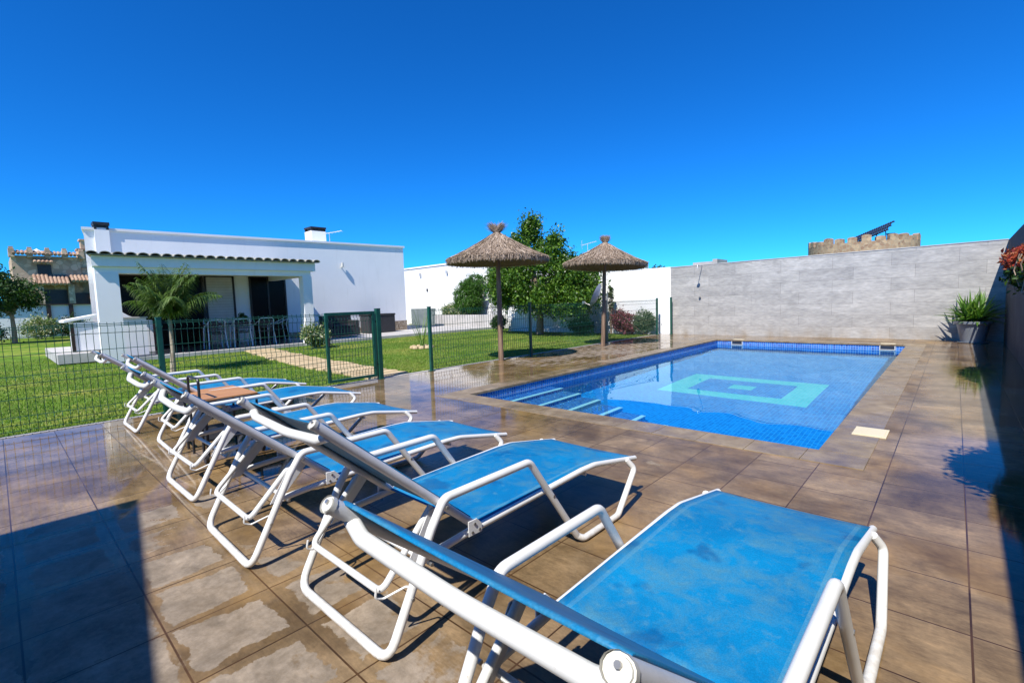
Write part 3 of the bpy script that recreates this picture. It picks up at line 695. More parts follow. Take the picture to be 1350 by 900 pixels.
gt = empty('garden_gate', 'green framed wire mesh gate standing by its hinge post', 'gate', (-6.93, 3.37, 0))
m = MB()
for y in (.0, .79): m.box(-.022, y, .055, .022, y + .045, 1.12)
m.box(-.022, .045, 1.075, .022, .79, 1.12); m.box(-.022, .045, .055, .022, .79, .095); m.build('gate_frame', GREEN, gt, bevel=.003)
mesh_panel(0, .05, .785, .10, 1.07, gt, sp=.05)
post(gt, 0.0, .90, 1.15, .036)
m = MB(); m.tube([(.0, .84, .25), (.0, .88, .25)], .012, 8); m.tube([(.0, .84, .95), (.0, .88, .95)], .012, 8); m.build('hinge', BLACKM, gt)
MB().box(.0225, .02, .62, .04, .045, .74).build('lock', BLACKM, gt, bevel=.003)
# ================================================================== MAIN HOUSE
hs_ = empty('white_house', 'long white flat-roofed house with a tiled porch behind the lawn', 'house', (-18.6, 0, 0))
HX = 0.0
# plan of the house: its left side runs off at a slight angle
def slab(pts, z0a, z0b, z1a, z1b):
    # vertical prism over plan points (x, y); heights run linearly in y from 2.0 to 12.97
    zz = lambda y, a, b: a + (b - a) * (y - 2.0) / 10.97
    n = len(pts); v = [(x, y, zz(y, z0a, z0b)) for x, y in pts] + [(x, y, zz(y, z1a, z1b)) for x, y in pts]
    return MB().add(v, [tuple(range(n))[::-1], tuple(range(n, 2 * n))] + [(i, (i + 1) % n, n + (i + 1) % n, n + i) for i in range(n)])
slab([(0, 2.0), (0, 12.97), (-9.5, 12.97), (-9.5, 3.3)], 0, 0, 3.68, 3.80).build('wall', WHITE, hs_)
slab([(.05, 1.95), (.05, 13.02), (-9.55, 13.02), (-9.55, 3.26)], 3.681, 3.801, 3.755, 3.875).build('parapet_cap', WHITE2, hs_)
# porch, built in the house's frame (x = out from the facade)
PO = 3.25
m = MB(); m.prism([(.003, 2.13), (PO - .12, 1.75), (PO - .12, 7.32), (.003, 7.32)], 2.40, 2.66, 'z')
pb = m.build('porch_beam', WHITE, hs_)
m = MB(); m.box(PO - .45, 1.80, 2.24, PO - .22, 7.20, 2.398); m.prism([(.004, 2.17), (PO - .46, 1.85), (PO - .46, 2.05), (.004, 2.40)], 2.24, 2.398, 'z'); m.box(.004, 7.0, 2.24, PO - .46, 7.2, 2.398); m.build('porch_lintel', WHITE, hs_)
for y0, y1 in ((1.80, 2.26), (6.93, 7.22)):
    m = MB(); m.box(PO - .52, y0, .0, PO - .21, y1, 2.238); m.build('pillar', WHITE, hs_)
# tiled roof: rows of half-round tiles running down the slope
m = MB(); ny_ = 23; yw = (7.42 - 1.62) / ny_
m.add([(.005, 2.13, 2.85), (PO + .02, 1.66, 2.662), (PO + .02, 1.66, 2.69), (.005, 2.13, 2.885), (.005, 7.41, 2.85), (PO + .02, 7.41, 2.662), (PO + .02, 7.41, 2.69), (.005, 7.41, 2.885)], [(0, 1, 2, 3), (4, 7, 6, 5), (0, 4, 5, 1), (1, 5, 6, 2), (2, 6, 7, 3), (3, 7, 4, 0)])
for i in range(ny_):
    yc = 1.62 + (i + .5) * yw; rr = yw * .46; nseg = 8; v = []; f = []
    for k_, (xx, zz) in enumerate([(.01, 2.885), (PO + .09, 2.685)]):
        yc = 1.62 + (i + .5) * yw + (.48 * max(0, 1 - i / 4) if k_ == 0 else 0)
        for q in range(nseg + 1):
            a = math.pi * q / nseg; v.append((xx, yc + math.cos(a) * rr, zz + math.sin(a) * rr * .62))
        for q in range(nseg + 1):
            a = math.pi * q / nseg; v.append((xx, yc + math.cos(a) * (rr - .018), zz + math.sin(a) * (rr * .62 - .018)))
    N = nseg + 1
    for q in range(nseg): f += [(q, q + 1, 2 * N + q + 1, 2 * N + q), (N + q, 3 * N + q, 3 * N + q + 1, N + q + 1), (2 * N + q, 2 * N + q + 1, 3 * N + q + 1, 3 * N + q)]
    m.add(v, f)
m.build('porch_roof', ROOFT, hs_, True)
# openings in the facade under the porch
def opening(y0, y1, z0, z1, kind):
    fr = MB(); t = .06
    for a in ((.002, y0, z0, .05, y0 + t, z1), (.002, y1 - t, z0, .05, y1, z1), (.002, y0 + t, z1 - t, .05, y1 - t, z1), (.002, y0 + t, z0, .05, y1 - t, z0 + .04)): fr.box(*a)
    w_ = fr.build('window' if kind == 'shutter' else 'door', DARKW, hs_, bevel=.003)
    if kind == 'shutter':
        s = MB(); k_ = 24; hgt = (z1 - z0 - .12) / k_
        for i in range(k_): s.box(.004, y0 + t + .002, z0 + .045 + i * hgt, .03 if i % 2 else .026, y1 - t - .002, z0 + .045 + (i + 1) * hgt - .008)
        s.build('shutter', SHUT, w_)
    else:
        MB().box(.004, y0 + t + .002, z0 + .042, .02, y1 - t - .002, z1 - t - .002).build('pane', GLASS, w_)
        c = MB(); c.box(.021, (y0 + y1) / 2 - .03, z0 + .045, .04, (y0 + y1) / 2 + .03, z1 - t - .005); c.build('mullion', DARKW, w_)
opening(2.35, 4.90, .02, 2.42, 'door'); opening(4.92, 5.84, .02, 2.42, 'shutter'); opening(6.32, 7.60, .02, 2.42, 'door')  # left door widened over the wall so its dark pane stands for porch shade
# barbecue with arched hood at the left end of the porch and its counter
bq = empty('barbecue', 'white masonry barbecue with arched opening under the left end of the porch', 'barbecue', (-17.5, 0, 0))
arch = [(2.1, .07), (2.1, 2.23)] + [(2.12 + 1.1 * (1 - math.cos(a)), 2.2 - 1.2 * math.sin(a)) for a in np.linspace(0, math.pi / 2, 10)] + [(3.22, .07)]
m = MB(); m.prism(arch, -.12, 0, 'x'); m.build('hood', WHITE, bq)
MB().box(-.9, 2.05, .07, -.13, 3.3, .9).build('hearth', BRICKR, bq); 
m = MB(); m.box(.5, 2.28, .07, 1.1, 2.88, 1.08); m.build('counter', WHITE, bq); m = MB(); m.box(.46, 2.25, 1.081, 1.14, 2.91, 1.12); m.build('worktop', CONC, bq)
# chimneys, lamps, aerials
def chimney(x, y, z0, z1, w, cap_h, capm, parent):
    m = MB(); m.box(x - w / 2, y - w / 2, z0, x + w / 2, y + w / 2, z1); c = m.build('chimney', WHITE, parent)
    m = MB()
    for sx in (-1, 1):
        for sy in (-1, 1): m.box(x + sx * (w / 2 - .03) - .028, y + sy * (w / 2 - .03) - .028, z1, x + sx * (w / 2 - .03) + .028, y + sy * (w / 2 - .03) + .028, z1 + cap_h * .6)
    m.box(x - w / 2 - .02, y - w / 2 - .02, z1 + cap_h * .6, x + w / 2 + .02, y + w / 2 + .02, z1 + cap_h); m.box(x - w / 2 + .05, y - w / 2 + .05, z1 + .001, x + w / 2 - .05, y + w / 2 - .05, z1 + cap_h * .59)
    m.build('chimney_cap', capm, c)
chimney(-1.4, 9.57, 3.80, 4.40, .62, .17, DARKW, hs_)
chimney(-.09, 2.40, 3.0, 3.70, .34, .22, BLACKM, hs_)
m = MB(); m.tube([(.0, 9.9, 2.82), (.10, 9.9, 2.82)], .02, 8); m.lathe([(0, .09), (.05, .09), (.055, -.08), (0, -.10)], 12, (.11, 9.9, 2.92)); m.build('wall_lamp', CAPM, hs_, True)
m = MB(); m.box(.002, 7.62, .0, .03, 12.97, .30); m.box(.002, 12.2, .30, .028, 12.97, .50); m.build('plinth', PLINTH, hs_)
def aerial(x, y, z, h, label, rz=0, L=.9):
    a = empty('tv_aerial', label, 'aerial', (x, y, z), rz); MB().tube([(0, 0, 0), (0, 0, h)], .016, 6).build('mast', ALU, a, True)
    m = MB(); m.tube([(-L * .4, 0, h - .05), (L * .6, 0, h + .10)], .012, 5)
    for i in range(7):
        t = i / 6; x_ = -L * .4 + L * t; z_ = h - .05 + .15 * t; m.tube([(x_, -.18 - .05 * (1 - t), z_), (x_, .18 + .05 * (1 - t), z_)], .008, 4)
    m.tube([(-L * .4, 0, h - .25), (-L * .4, 0, h + .2)], .012, 5); m.build('antenna', ALU, a); return a
aerial(-20.8, 10.6, 3.78, .75, 'TV aerial on the roof beside the white chimney', .9)
aerial(-14.6, 22, 2.4, 1.75, 'thin TV aerial sticking up behind the second parasol', .3, .8)
# patio slab and path
m = MB(); m.prism([(-30, 3.4), (-15.62, 1.85), (-15.62, 13.0), (-30, 13.0)], -.03, .075, 'z'); m.box(-30, 13.0, -.03, -15.62, 15.8, .07); struct(m.build('patio', CONC, bevel=.005))
pt = MB()
n_ = 22
for i in range(n_):
    t = (i + .5) / n_; xx = -15.5 + t * 8.45; yy = 5.42 - t * .85 - .15 * math.sin(t * 3)
    w2 = .40 + random.uniform(-.05, .05); l2 = 8.45 / n_ / 2 - .035
    pts = [(xx + dx * l2 * random.uniform(.85, 1.05), yy + dy * w2 * random.uniform(.9, 1.1)) for dx, dy in ((-1, -1), (-.2, -1.05), (1, -1), (1, 1), (.1, 1.04), (-1, 1))]
    pt.prism(pts, -.03, .012 + random.uniform(0, .006), 'z')
struct(pt.build('path', SANDST, bevel=.004))
m = MB(); m.prism([(-18.58, 2.25), (-15.95, 1.95), (-15.95, 7.4), (-18.58, 7.4)], .076, .082, 'z'); struct(m.build('porch_floor', mnoise('porch tiles darkened for shade', (.045, .045, .055), (.08, .08, .09), 4, .3)))  # dark sheet added over the slab; porch shade put into its colour
# low block and lean-to at the left corner of the porch
lw = empty('lean_to', 'low white block with a sloping white slab at the left corner of the house', 'wall', (-16.9, 0, 0))
m = MB(); m.box(-1.2, 1.43, .26, 0, 1.93, 1.02); m.build('wall', WHITE, lw); m = MB(); m.box(-.12, 1.36, .26, .03, 1.425, 1.0); m.build('corner_post', DARKW, lw)
m = MB(); m.prism([(1.24, 1.03), (1.94, 1.17), (1.94, 1.23), (1.24, 1.09)], -1.25, .06, 'x'); m.build('slab', WHITE2, lw)
m = MB(); m.box(-3.5, 1.02, .0, .55, 1.82, .25); m.build('platform', CONC, lw, bevel=.01)

# porch furniture: table with chairs, plant on the table
tb = empty('dining_table', 'dark rectangular dining table in the shade of the porch', 'table', (-17.15, 5.35, .075))
MB().box(-.45, -.95, .70, .45, .95, .735).build('tabletop', DARKW, tb, bevel=.004)
for x in (-.38, .38):
    for y in (-.86, .86): MB().box(x - .025, y - .025, 0, x + .025, y + .025, .70).build('leg', DARKW, tb)
def chair(x, y, rz, label):
    c = empty('metal_chair', label, 'chair', (x, y, .075), rz, 'light metal chairs round the porch table')
    MB().box(-.22, -.22, .43, .22, .20, .455).build('seat', WICK, c, bevel=.006)
    m = MB(); m.tube(fillet([(-.22, -.20, .60), (-.23, -.27, .86), (.23, -.27, .86), (.22, -.20, .60)], .09), .013, 6); m.tube([(-.23, -.265, .80), (-.24, .05, .66), (-.23, .20, .64)], .012, 6); m.tube([(.23, -.265, .80), (.24, .05, .66), (.23, .20, .64)], .012, 6)
    m.build('back_frame', CHAIRM, c, True)
    m = MB()
    for i in range(4): m.box(-.20, -.265, .56 + i * .065, .20, -.255, .60 + i * .065)
    m.build('backrest', WICK, c)
    for sx in (-1, 1):
        MB().tube([(sx * .22, -.20, .60), (sx * .25, -.29, 0)], .015, 6).build('leg', CHAIRM, c, True)
        MB().tube([(sx * .23, .20, .64), (sx * .25, .25, 0)], .015, 6).build('leg', CHAIRM, c, True)
# backrests face the lawn (+x side): local -y is the back
chair(-16.5, 4.55, R(90), 'light metal chair at the lawn side of the porch table, left end')
chair(-16.45, 5.25, R(86), 'light metal chair at the middle of the lawn side of the porch table')
chair(-16.5, 5.95, R(94), 'light metal chair at the lawn side of the porch table, right of the middle one')
chair(-17.1, 6.65, R(175), 'light metal chair at the right head of the porch table')
chair(-17.8, 4.9, R(-90), 'light metal chair behind the porch table, nearer its left end')
chair(-17.8, 5.8, R(-90), 'light metal chair behind the porch table, nearer its right end')
bush('table_plant', 'small round green plant standing on the porch table', 'plant', (-17.1, 5.55, .81), [(0, 0, .16, .14, .14, .12, 1)], 500, 30, .06, .05, LEAF_D)
# wicker sofa and box on the patio
so_ = empty('wicker_sofa', 'dark wicker sofa on the patio right of the porch', 'sofa', (-17.2, 8.95, .075))
MB().box(-.40, -.62, .06, .38, .62, .36).build('seat', WICK, so_, bevel=.02); MB().box(-.40, -.62, .361, -.24, .62, .82).build('backrest', WICK, so_, bevel=.03)
for s in (-1, 1): MB().box(-.235, s * .53 - .08, .361, .38, s * .53 + .08, .62).build('armrest', WICK, so_, bevel=.03)
m = MB(); m.box(-.2, -.42, .362, .37, .42, .46); m.build('cushion', mnoise('charcoal cushion', (.02, .02, .025), (.035, .035, .04), 5, .8), so_, bevel=.03)
bx = empty('storage_box', 'dark square wicker storage box beyond the sofa', 'box', (-18.0, 11.1, .075))
MB().box(-.35, -.62, 0, .35, .62, .72).build('body', WICK, bx, bevel=.01); MB().box(-.37, -.64, .722, .37, .64, .80).build('lid', WICK, bx, bevel=.01)

# ================================================================== SECOND WHITE BUILDING, PLANTER, BACKGROUND
b2 = empty('white_annex', 'plain white flat-roofed building behind the hedge and planter', 'building', (0, 0, 0))
m = MB(); m.prism([(-30, 0), (-17.3, 0), (-17.3, 3.35), (-30, 3.30)], 17.2, 24, 'y'); m.build('wall', WHITE2, b2)
m = MB(); m.prism([(-30.05, 3.301), (-17.25, 3.351), (-17.25, 3.43), (-30.05, 3.38)], 17.15, 24.05, 'y'); m.build('parapet_cap', WHITE, b2)
m = MB(); m.box(-17.298, 17.9, 0, -13.0, 24, 3.18); m.build('wing', WHITE2, b2)
for x in (-23.0, -20.6):
    m = MB(); m.lathe([(0, .07), (.06, .06), (.06, -.09), (0, -.1)], 10, (x, 17.13, 2.95)); m.build('lamp', ALU, b2, True)
m = MB(); m.box(-24.4, 17.16, 0.07, -22.9, 17.198, 1.95); m.build('door', WHITE, b2); MB().box(-22.5, 17.16, 1.95, -22.4, 17.2, 2.1).build('vent', BLACKM, b2)
pl = empty('stone_planter', 'long low pale planter wall in front of the white building', 'planter', (0, 0, 0))
m = MB(); m.box(-20.1, 15.8, .0, -13.85, 16.0, .62); m.build('wall', CONC, pl, bevel=.01); MB().box(-20.1, 16.002, .0, -13.85, 17.1, .50).build('soil', SOILM, pl)
m = MB(); m.box(-22.4, 15.95, .07, -20.3, 16.0, .98); tag(m.build('slate_panel', TEALP), 'low dark grey-green panel standing left of the planter', 'panel')
m = MB(); m.box(-22.4, 16.2, .07, -22.2, 16.4, 1.5)
o = empty('roof_chimney', 'small white chimney poking up above the white garden wall', 'chimney', (-11.3, 22, 0)); MB().box(-.14, -.14, 0, .14, .14, 2.90).build('stack', WHITE2, o); MB().box(-.16, -.16, 2.901, .16, .16, 2.95).build('cap', WHITE2, o)
o = empty('neighbour_shed', 'pale flat-roofed shed top just showing above the grey wall', 'shed', (-6.45, 17, 0)); MB().box(-.42, 0, 0, .26, 1, 2.36).build('wall', CONC, o); MB().box(.262, 0, 0, .42, 1, 2.43).build('side', CONC, o)
# castle-like round tower
cs = empty('castle_tower', 'round brown stone tower with battlements beyond the grey wall', 'tower', (-7.35, 62, 0))
rad_ = 4.72; top_ = 5.85
m = MB(); m.lathe([(rad_, 0), (rad_, top_)], 48); m.lathe([(rad_ - .5, top_ - .6), (rad_ - .5, top_ - .02), (rad_, top_)], 48)
m.build('wall', STONE2, cs)
m = MB(); nm = 26
for i in range(nm):
    a0 = 2 * math.pi * i / nm; da = 2 * math.pi / nm * .68
    hgt = .55 + .12 * math.sin(i * 2.3); vs = []; arcs = 5
    for j in range(arcs + 1):
        a = a0 + da * j / arcs; hh = hgt * (.55 + .45 * math.sin(math.pi * (.12 + .76 * j / arcs)) ** .5)
        for r_ in (rad_, rad_ - .45):
            for z_ in (top_ + .002, top_ + hh): vs.append((r_ * math.cos(a), r_ * math.sin(a), z_))
    fs = []
    for j in range(arcs):
        b = j * 4; fs += [(b, b + 4, b + 5, b + 1), (b + 2, b + 3, b + 7, b + 6), (b + 1, b + 5, b + 7, b + 3)]
    fs += [(0, 1, 3, 2), (arcs * 4, arcs * 4 + 2, arcs * 4 + 3, arcs * 4 + 1)]
    MB().add(vs, fs).build('merlon', STONE2, cs)
sl = MB()
for i in range(18):
    t = i / 17; x = -.7 + 3.0 * t; z = 5.62 + 1.2 * t
    sl.add([(x, -3.6, z), (x + .10, -3.6, z + .04), (x + .45, -2.1, z + .92), (x + .35, -2.1, z + .88), (x, -3.6, z + .07), (x + .10, -3.6, z + .11), (x + .45, -2.1, z + .99), (x + .35, -2.1, z + .95)], [(0, 3, 2, 1), (4, 5, 6, 7), (0, 1, 5, 4), (1, 2, 6, 5), (2, 3, 7, 6), (3, 0, 4, 7)])
for a, b, c in ((-3.5, 0, .0), (-2.85, .17, .42), (-2.15, .34, .84)): sl.tube([(-.8 + b, a, 5.55 + c), (2.5 + b, a, 6.88 + c)], .06, 4)
sl.tube([(2.3, -2.6, 5.4), (2.2, -2.6, 6.9)], .05, 4); sl.tube([(1.6, -2.6, 5.4), (1.5, -2.6, 6.7)], .05, 4)
sl.build('slatted_awning', DARKW, cs)
m = MB(); m.box(2.3, -2.3, 5.6, 2.85, -1.8, 6.5); m.box(2.25, -2.35, 6.5, 2.9, -1.75, 6.6); m.build('chimney', DARKW, cs)
# stone villa on the far left
vl = empty('stone_villa', 'brown rubble-stone house with terracotta tiled roofs at the far left', 'house', (-60, 0, 0))
m = MB(); m.box(-8, 1.55, 0, 0, 6.0, 6.6); m.build('wall', STONE, vl)
m = MB()
for i in range(5): y = 1.40 + i * 1.13; m = MB(); m.box(-.5, y, 6.45, .35, y + .38, 7.15); m.box(-.3, y + .05, 7.15, .2, y + .33, 7.35); m.build('merlon', STONE, vl)
def tiles(mb, x0, z0, x1, z1, ya, yb, w=.26):
    n = int((yb - ya) / w)
    for i in range(n):
        yc = ya + (i + .5) * w; r_ = w * .48
        mb.tube([(x0, yc, z0), (x1, yc, z1)], r_, 8)
m = MB(); tiles(m, -.3, 7.0, .42, 6.72, 1.6, 6.1); m.build('eave_tiles', TERRA, vl)
m = MB(); tiles(m, -.1, 4.95, 1.7, 4.05, 2.7, 5.1); m.box(-.1, 2.7, 4.0, 1.4, 5.1, 4.1); tiles(m, .0, 4.9, 1.4, 4.35, 5.15, 7.4); m.build('porch_roof', TERRA, vl)
for a in ((.2, 2.9, 0, 1.3, 3.3, 4.0), (.2, 4.9, 0, 1.3, 5.3, 4.0), (.2, 6.4, 0, 1.3, 6.8, 4.3)): MB().box(*a).build('porch_pillar', STONE, vl)
for a in ((.001, 3.3, 0, .1, 4.9, 3.6), (.001, 5.3, 0, .1, 6.4, 3.3)): MB().box(*a).build('doorway', DARKW, vl)
m = MB(); m.box(.002, 3.1, 4.95, .06, 4.0, 5.85); w_ = m.build('window', DARKW, vl); m = MB(); tiles(m, 0, 6.25, .7, 5.98, 2.85, 4.3); m.build('hood', TERRA, w_)
m = MB(); m.box(-1.5, 5.9, 0, -.2, 7.6, 7.3); m.box(-1.3, 6.2, 7.3, -.4, 6.7, 8.2); m.box(-1.45, 6.1, 8.2, -.3, 6.8, 8.35); m.build('corner_turret', STONE, vl)
m = MB(); m.box(-1.6, 5.85, 7.3, -.1, 7.7, 7.45); m.box(-1.6, 5.85, 5.6, -.1, 7.7, 5.75); m.build('turret_trim', TERRA, vl)
m = MB(); m.lathe([(0, .35), (.5, 0), (.0, 0)], 10, (-2, 3.3, 7.1)); m.build('roof_vent', WHITE2, vl)
# far boundary of white panels with dark posts
fw = empty('panel_wall', 'white panel wall with dark posts behind the lawn at the far left', 'wall', (-40, 0, 0))
m = MB(); m.box(-.1, -14, 0, 0, 12, 1.90); m.build('panel', WHITE2, fw)
for y in (-9, -6.5, -4, -1.8, 2.35, 3.35):
    m = MB(); m.box(.002, y - .10, 0, .12, y + .10, 1.93); m.build('post', DARKW, fw)
m = MB(); m.box(-.14, -14, 1.902, .16, 12, 1.97); m.build('rail', DARKW, fw)

# satellite dish on its mast, leaning stay rod
dd = empty('satellite_dish', 'grey satellite dish on a thin mast behind the second parasol pole', 'dish', (-7.46, 12.2, 0))
MB().tube([(0, 0, 0), (0, 0, 1.35)], .022, 8).build('mast', BOLTM, dd, True)
m = MB(); prof = [(.0, .0), (.12, .012), (.24, .045), (.36, .10), (.365, .10), (.24, .030), (.12, .0), (0, -.012)]
m.lathe([(r_, z_) for r_, z_ in prof], 28); dsh = m.build('reflector', DISHM, dd, True)
dsh.rotation_euler = Vector((-.93, -.35, .45)).to_track_quat('Z', 'X').to_euler(); dsh.location = (-.30, 0, 1.27); dsh.scale = (1.0, .95, 1)
MB().tube([(0, 0, 1.2), (-.30, 0, 1.27)], .02, 6).build('bracket', BOLTM, dd); m = MB(); m.tube([(-.40, 0, .95), (-.72, -.14, 1.10)], .014, 6); m.box(-.76, -.17, 1.06, -.68, -.11, 1.14); m.build('feed_arm', BOLTM, dd)
rod = MB(); rod.tube([(-7.43, 12.25, .98), (-7.28, 14.1, .02)], .016, 6); tag(rod.build('stay_rod', WOODP), 'thin wooden rod leaning from the dish mast down to the lawn', 'rod')

# ================================================================== VEGETATION
bush('citrus_tree', 'tall leafy green tree in front of the white wall, between the two parasols', 'tree', (-10.95, 13.3, 0),
     [(-.1, 0, 2.0, 1.75, 1.4, 1.0, 6), (-.35, -.1, 3.1, .62, .6, .6, 1.7), (-.3, 0, 3.8, .26, .3, .32, .5), (.75, .1, 2.95, .42, .45, .55, .9), (1.6, .1, 1.8, .8, .8, .75, 2.4), (-1.5, 0, 1.75, .85, .8, .75, 2), (.9, -.2, 1.15, 1.8, .9, .45, 3.2)],
     52000, 560, .27, .092, LEAF_C, .5, trunk=(.12, 1.0, 11))
bush('round_hedge', 'dense rounded green hedge growing in the planter', 'hedge', (-18.0, 16.55, .5), [(-.3, 0, .9, .9, .5, .95, 3), (.2, .1, 1.6, .6, .45, .5, 1)], 24000, 420, .16, .085, LEAF_H, .3)
bush('light_shrub', 'loose bright green shrub in the planter beside the hedge', 'shrub', (-15.3, 16.5, .5), [(0, 0, 1.3, 1.15, .5, .8, 3), (-.5, 0, 2.0, .6, .5, .45, 1), (.5, 0, .6, 1.0, .5, .5, 1.5)], 18000, 330, .22, .10, LEAF_L)
bush('planter_bush', 'low yellowish green bush at the left end of the planter', 'bush', (-19.6, 16.45, .5), [(0, 0, .35, .45, .35, .35, 1), (.9, 0, .3, .6, .35, .25, 1)], 6000, 120, .16, .08, LEAF_W)
bush('flowering_shrub', 'magenta flowering shrub at the foot of the white garden wall', 'shrub', (-8.05, 14.3, 0), [(0, 0, .36, .52, .28, .32, 3), (-.25, 0, .6, .25, .2, .2, 1)], 5200, 110, .12, .045, LEAF_B, .7)
bush('round_shrub', 'grey-green round shrub by the end of the fence', 'shrub', (-7.38, 14.35, 0), [(0, 0, .42, .34, .28, .32, 1)], 3600, 80, .12, .05, LEAF_G)
bush('oleander', 'variegated green and cream shrub at the edge of the patio by the porch pillar', 'shrub', (-14.3, 6.65, 0), [(0, 0, .38, .38, .42, .30, 1)], 3200, 80, .13, .07, LEAF_W)
bush('under_tree_plant', 'dark leafy plant at the foot of the tall green tree, right of its trunk', 'plant', (-9.55, 13.9, 0), [(0, 0, .3, .5, .3, .28, 1)], 2200, 60, .14, .07, LEAF_D)
bush('potted_bush', 'small dark green plant before the white wall left of the tall tree', 'plant', (-13.9, 14.25, 0), [(0, 0, .35, .3, .3, .3, 1)], 1600, 50, .12, .07, LEAF_D)
bush('corner_tree', 'small dark round-headed tree at the far left of the lawn', 'tree', (-33, .65, 0), [(-.2, -.5, 2.35, 1.3, 1.25, .85, 4), (-.2, -.9, 3.0, .8, .8, .6, 2), (0, .5, 2.3, .7, .7, .6, 1.4)], 13000, 300, .35, .12, LEAF_D, .5, trunk=(.09, 1.35, 8))
bush('rose_bush', 'white flowering bush in front of the white panel wall', 'bush', (-37.5, 1.75, 0), [(0, 0, .65, .8, .75, .5, 1)], 3600, 90, .3, .10, LEAF_W)
bush('green_bush', 'dark green bush right of the white flowering one', 'bush', (-37.5, 3.1, 0), [(0, 0, .6, .6, .6, .5, 1)], 3000, 80, .28, .10, LEAF_D)
bush('edge_bush', 'low dark bush at the left edge of the lawn beneath the round-headed tree', 'bush', (-33.5, -.35, 0), [(0, 0, .45, .6, .7, .35, 1)], 2200, 60, .28, .1, LEAF_D)
bush('distant_palm_tuft', 'small dark plant tuft rising behind the white garden wall', 'plant', (-8.7, 18, 0), [(0, 0, 2.15, .28, .2, .22, 1)], 900, 30, .12, .09, LEAF_D)
bush('agave_plant', 'thin grey-green cactus beside the second parasol pole', 'plant', (-8.6, 14.3, 0), [(0, 0, 1.2, .08, .08, .42, 1)], 900, 30, .07, .06, LEAF_G)

# queen palm in front of the porch
pm = empty('young_palm', 'young palm with arching feathery fronds on the lawn before the porch', 'palm', (-11.7, 2.42, 0))
m = MB(); m.tube([(0, 0, 0), (.02, .02, .5), (-.02, .03, 1.0), (-.02, .02, 1.2)], [.055, .038, .03, .022], 10); m.build('trunk', PALMT, pm, True)
fr = MB(); 
for i in range(22):
    az = i * 2.399 + random.uniform(-.3, .3); el = R(random.uniform(74, 89)) if i % 3 else R(random.uniform(58, 74)); L = random.uniform(1.0, 1.35)
    d = Vector((math.cos(az) * math.cos(el), math.sin(az) * math.cos(el), math.sin(el))); p_ = Vector((-.02, .03, 1.02)); seg = 34; pts = [p_.copy()]
    for s_ in range(seg):
        d = (d + Vector((0, 0, -.045))).normalized(); q_ = p_ + d * L / seg
        fr.tube([p_, q_], .007 * (1 - s_ / seg) + .002, 3, caps=False)
        if s_ > 4:
            t = s_ / seg; ll = .36 * math.sin(math.pi * min(1, .18 + t * .82)) + .05
            for sg in (-1, 1):
                for _ in range(2):
                    sd_ = d.cross(Vector((0, 0, 1))).normalized() * sg
                    dr = (sd_ * .75 + d * .6 + Vector((0, 0, random.uniform(-.3, .45)))).normalized()
                    blade(fr, p_.lerp(q_, random.random()), dr, ll * random.uniform(.8, 1.1), .017, 1.6, 4, .1)
        p_ = q_
fr.build('crown', LEAF_P, pm)
# young thin tree on the lawn
yt = empty('sapling', 'thin grassy sapling ringed by pale stones on the lawn', 'sapling', (-10.95, 8.1, 0))
m = MB()
for i in range(30): 
    az = random.uniform(0, 6.28); blade(m, (random.uniform(-.05, .05), random.uniform(-.05, .05), .0), (math.cos(az) * .3, math.sin(az) * .3, 1), random.uniform(.7, 1.4), .014, random.uniform(.3, 1.3), 6, .1)
m.build('foliage', LEAF_L, yt)
m = MB()
for i in range(9):
    az = i * .7; m.lathe([(.0, .07), (.06, .06), (.085, .02), (.08, -.01)], 7, (.26 * math.cos(az), .26 * math.sin(az), 0))
tag(m.build('stone_ring', SANDST, None, True, loc=(-10.95, 8.1, 0)), 'ring of pale stones around the thin sapling', 'stones')
# yucca in its pot
yp = empty('plant_pot', 'grey flared pot against the far wall at the shade line', 'pot', (.31, 14.2, 0))
m = MB(); m.lathe([(0, .02), (.19, .02), (.20, .05), (.27, .40), (.31, .41), (.315, .46), (.285, .465), (.26, .42), (0, .41)], 32); m.build('pot', POTM, yp, True)
m = MB(); m.lathe([(0, .001), (.24, .001), (.25, .018), (0, .019)], 28); m.build('saucer', POTM, yp, True)
MB().lathe([(0, .430), (.262, .424)], 20).build('soil', SOILM, yp)
yk = empty('yucca', 'spiky bright green yucca growing in the grey pot', 'plant', (.31, 14.2, .42))
m = MB()
for i in range(150):
    az = i * 2.399; el = R(85 - 78 * (i / 150) ** .8 + random.uniform(-8, 8)); sx = .06 * math.cos(i); sy = .06 * math.sin(i * 1.7)
    blade(m, (sx + (-.10 if i % 3 == 0 else .06), sy, random.uniform(0, .14)), (math.cos(az) * math.cos(el), math.sin(az) * math.cos(el), math.sin(el)), random.uniform(.45, .72), .055, random.uniform(.1, .7), 6, .25)
m.build('leaves', LEAF_Y, yk)
MB().tube([(0, 0, 0), (.01, 0, .16)], [.05, .04], 8).build('stem', TRUNK, yk)
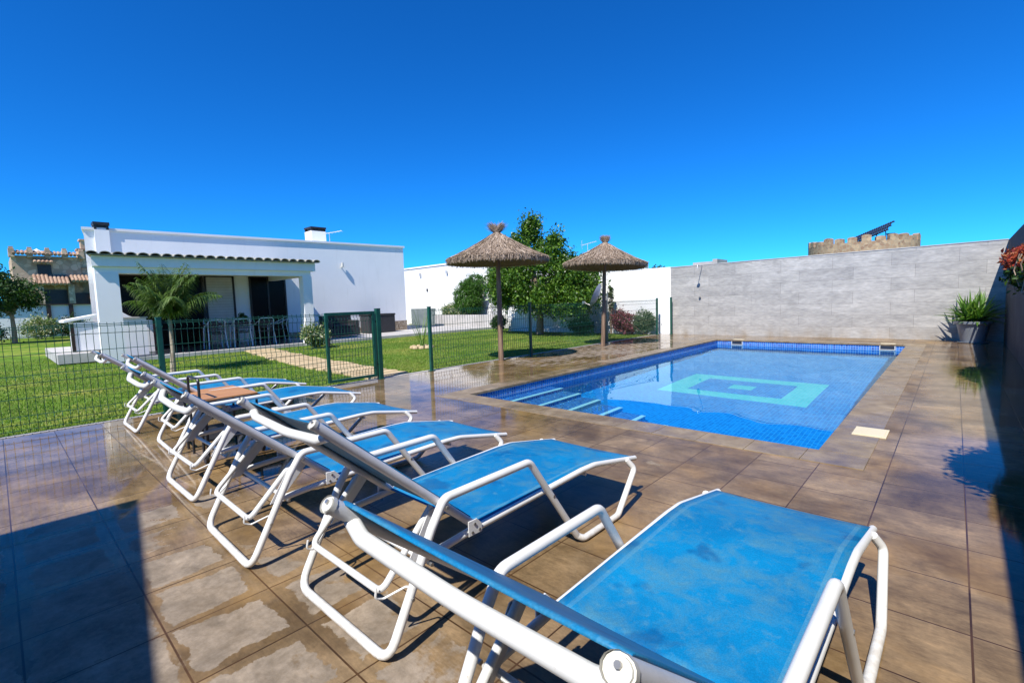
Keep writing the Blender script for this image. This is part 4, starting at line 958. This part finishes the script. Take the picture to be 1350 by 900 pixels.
# creepers hanging over the right wall
def hanger(loc, label, lobes, n, roots, spr=.17):
    o = empty('hanging_creeper', label, 'creeper', loc, 0, 'creepers over the dark side wall')
    def inside(P):
        l = lobes[0]; b = np.array([l[3] + .10, l[4] + .12, l[5] + .30]); return P[(np.abs(P - np.array(l[:3])) < b).all(1)]
    P = inside(cluster_pts(n, 160, spr, lobes[:-1]))
    v, f = leaves(len(P), P, .055, .5); link('foliage', v, f, LEAF_D, o)
    P = inside(cluster_pts(n, 110, spr * .7, lobes[-1:]))
    v, f = leaves(len(P), P, .05, .45, .9); link('red_leaves', v, f, LEAF_R, o)
    m = MB()
    for i in range(roots):
        x, y = random.uniform(-.22, .02), random.uniform(-.7, .7); l = random.uniform(.2, .42); z0 = lobes[0][2] + .2
        m.tube([(x, y, z0), (x + random.uniform(-.05, .03), y + random.uniform(-.04, .04), z0 - l * .5), (x + random.uniform(-.06, .04), y + random.uniform(-.06, .06), z0 - l)], .006, 4)
    m.build('dry_stems', ROOTS, o); m = MB()
    m.tube([(.28, 0, lobes[0][2] + .3), (.1, .2, lobes[0][2] + .15), (-.15, .0, lobes[0][2])], .02, 5); m.build('stems', TRUNK, o)
    return o
hanger((.70, 8.0, 0), 'creeper with red tips hanging on the dark wall at the right edge', [(.0, 0, 1.33, .22, .8, .10, 1), (-.03, 0, 1.50, .25, .78, .08, 1)], 11000, 90, .10)
hanger((.83, 3.05, 0), 'leafy creeper over the dark wall whose ragged shadow falls on the deck', [(-.10, .0, 1.62, .26, .42, .18, 1), (-.10, 0, 1.80, .24, .38, .06, 1)], 9000, 30)

# lawn blades near the pool (nobody could count them)
def grass():
    n = 150000
    x = -7.06 - rng.random(n) ** 1.5 * 12.5; y = rng.uniform(-3.5, 14.6, n)
    keep = ~((x < -15.6) & (y > 1.8)); 
    t = (x + 15.5) / 8.45; yc = 5.42 - t * .85 - .15 * np.sin(t * 3); keep &= ~((np.abs(y - yc) < .40) & (rng.random(n) < .93) & (x > -15.6))
    x, y = x[keep], y[keep]; n = len(x)
    h = rng.uniform(.012, .032, n); a = rng.uniform(0, 6.28, n); w = rng.uniform(.004, .009, n)
    b = np.stack([x, y, np.full(n, -.03)], 1); s = np.stack([np.cos(a), np.sin(a), np.zeros(n)], 1) * w[:, None]
    tip = b + np.stack([rng.normal(0, .014, n), rng.normal(0, .014, n), h + .01], 1)
    v = np.stack([b - s, b + s, tip], 1).reshape(-1, 3)
    o = link('grass', v, np.arange(len(v)).reshape(-1, 3), GRASSB); tag(o, 'short green grass blades of the lawn', 'grass', kind='stuff')
grass()
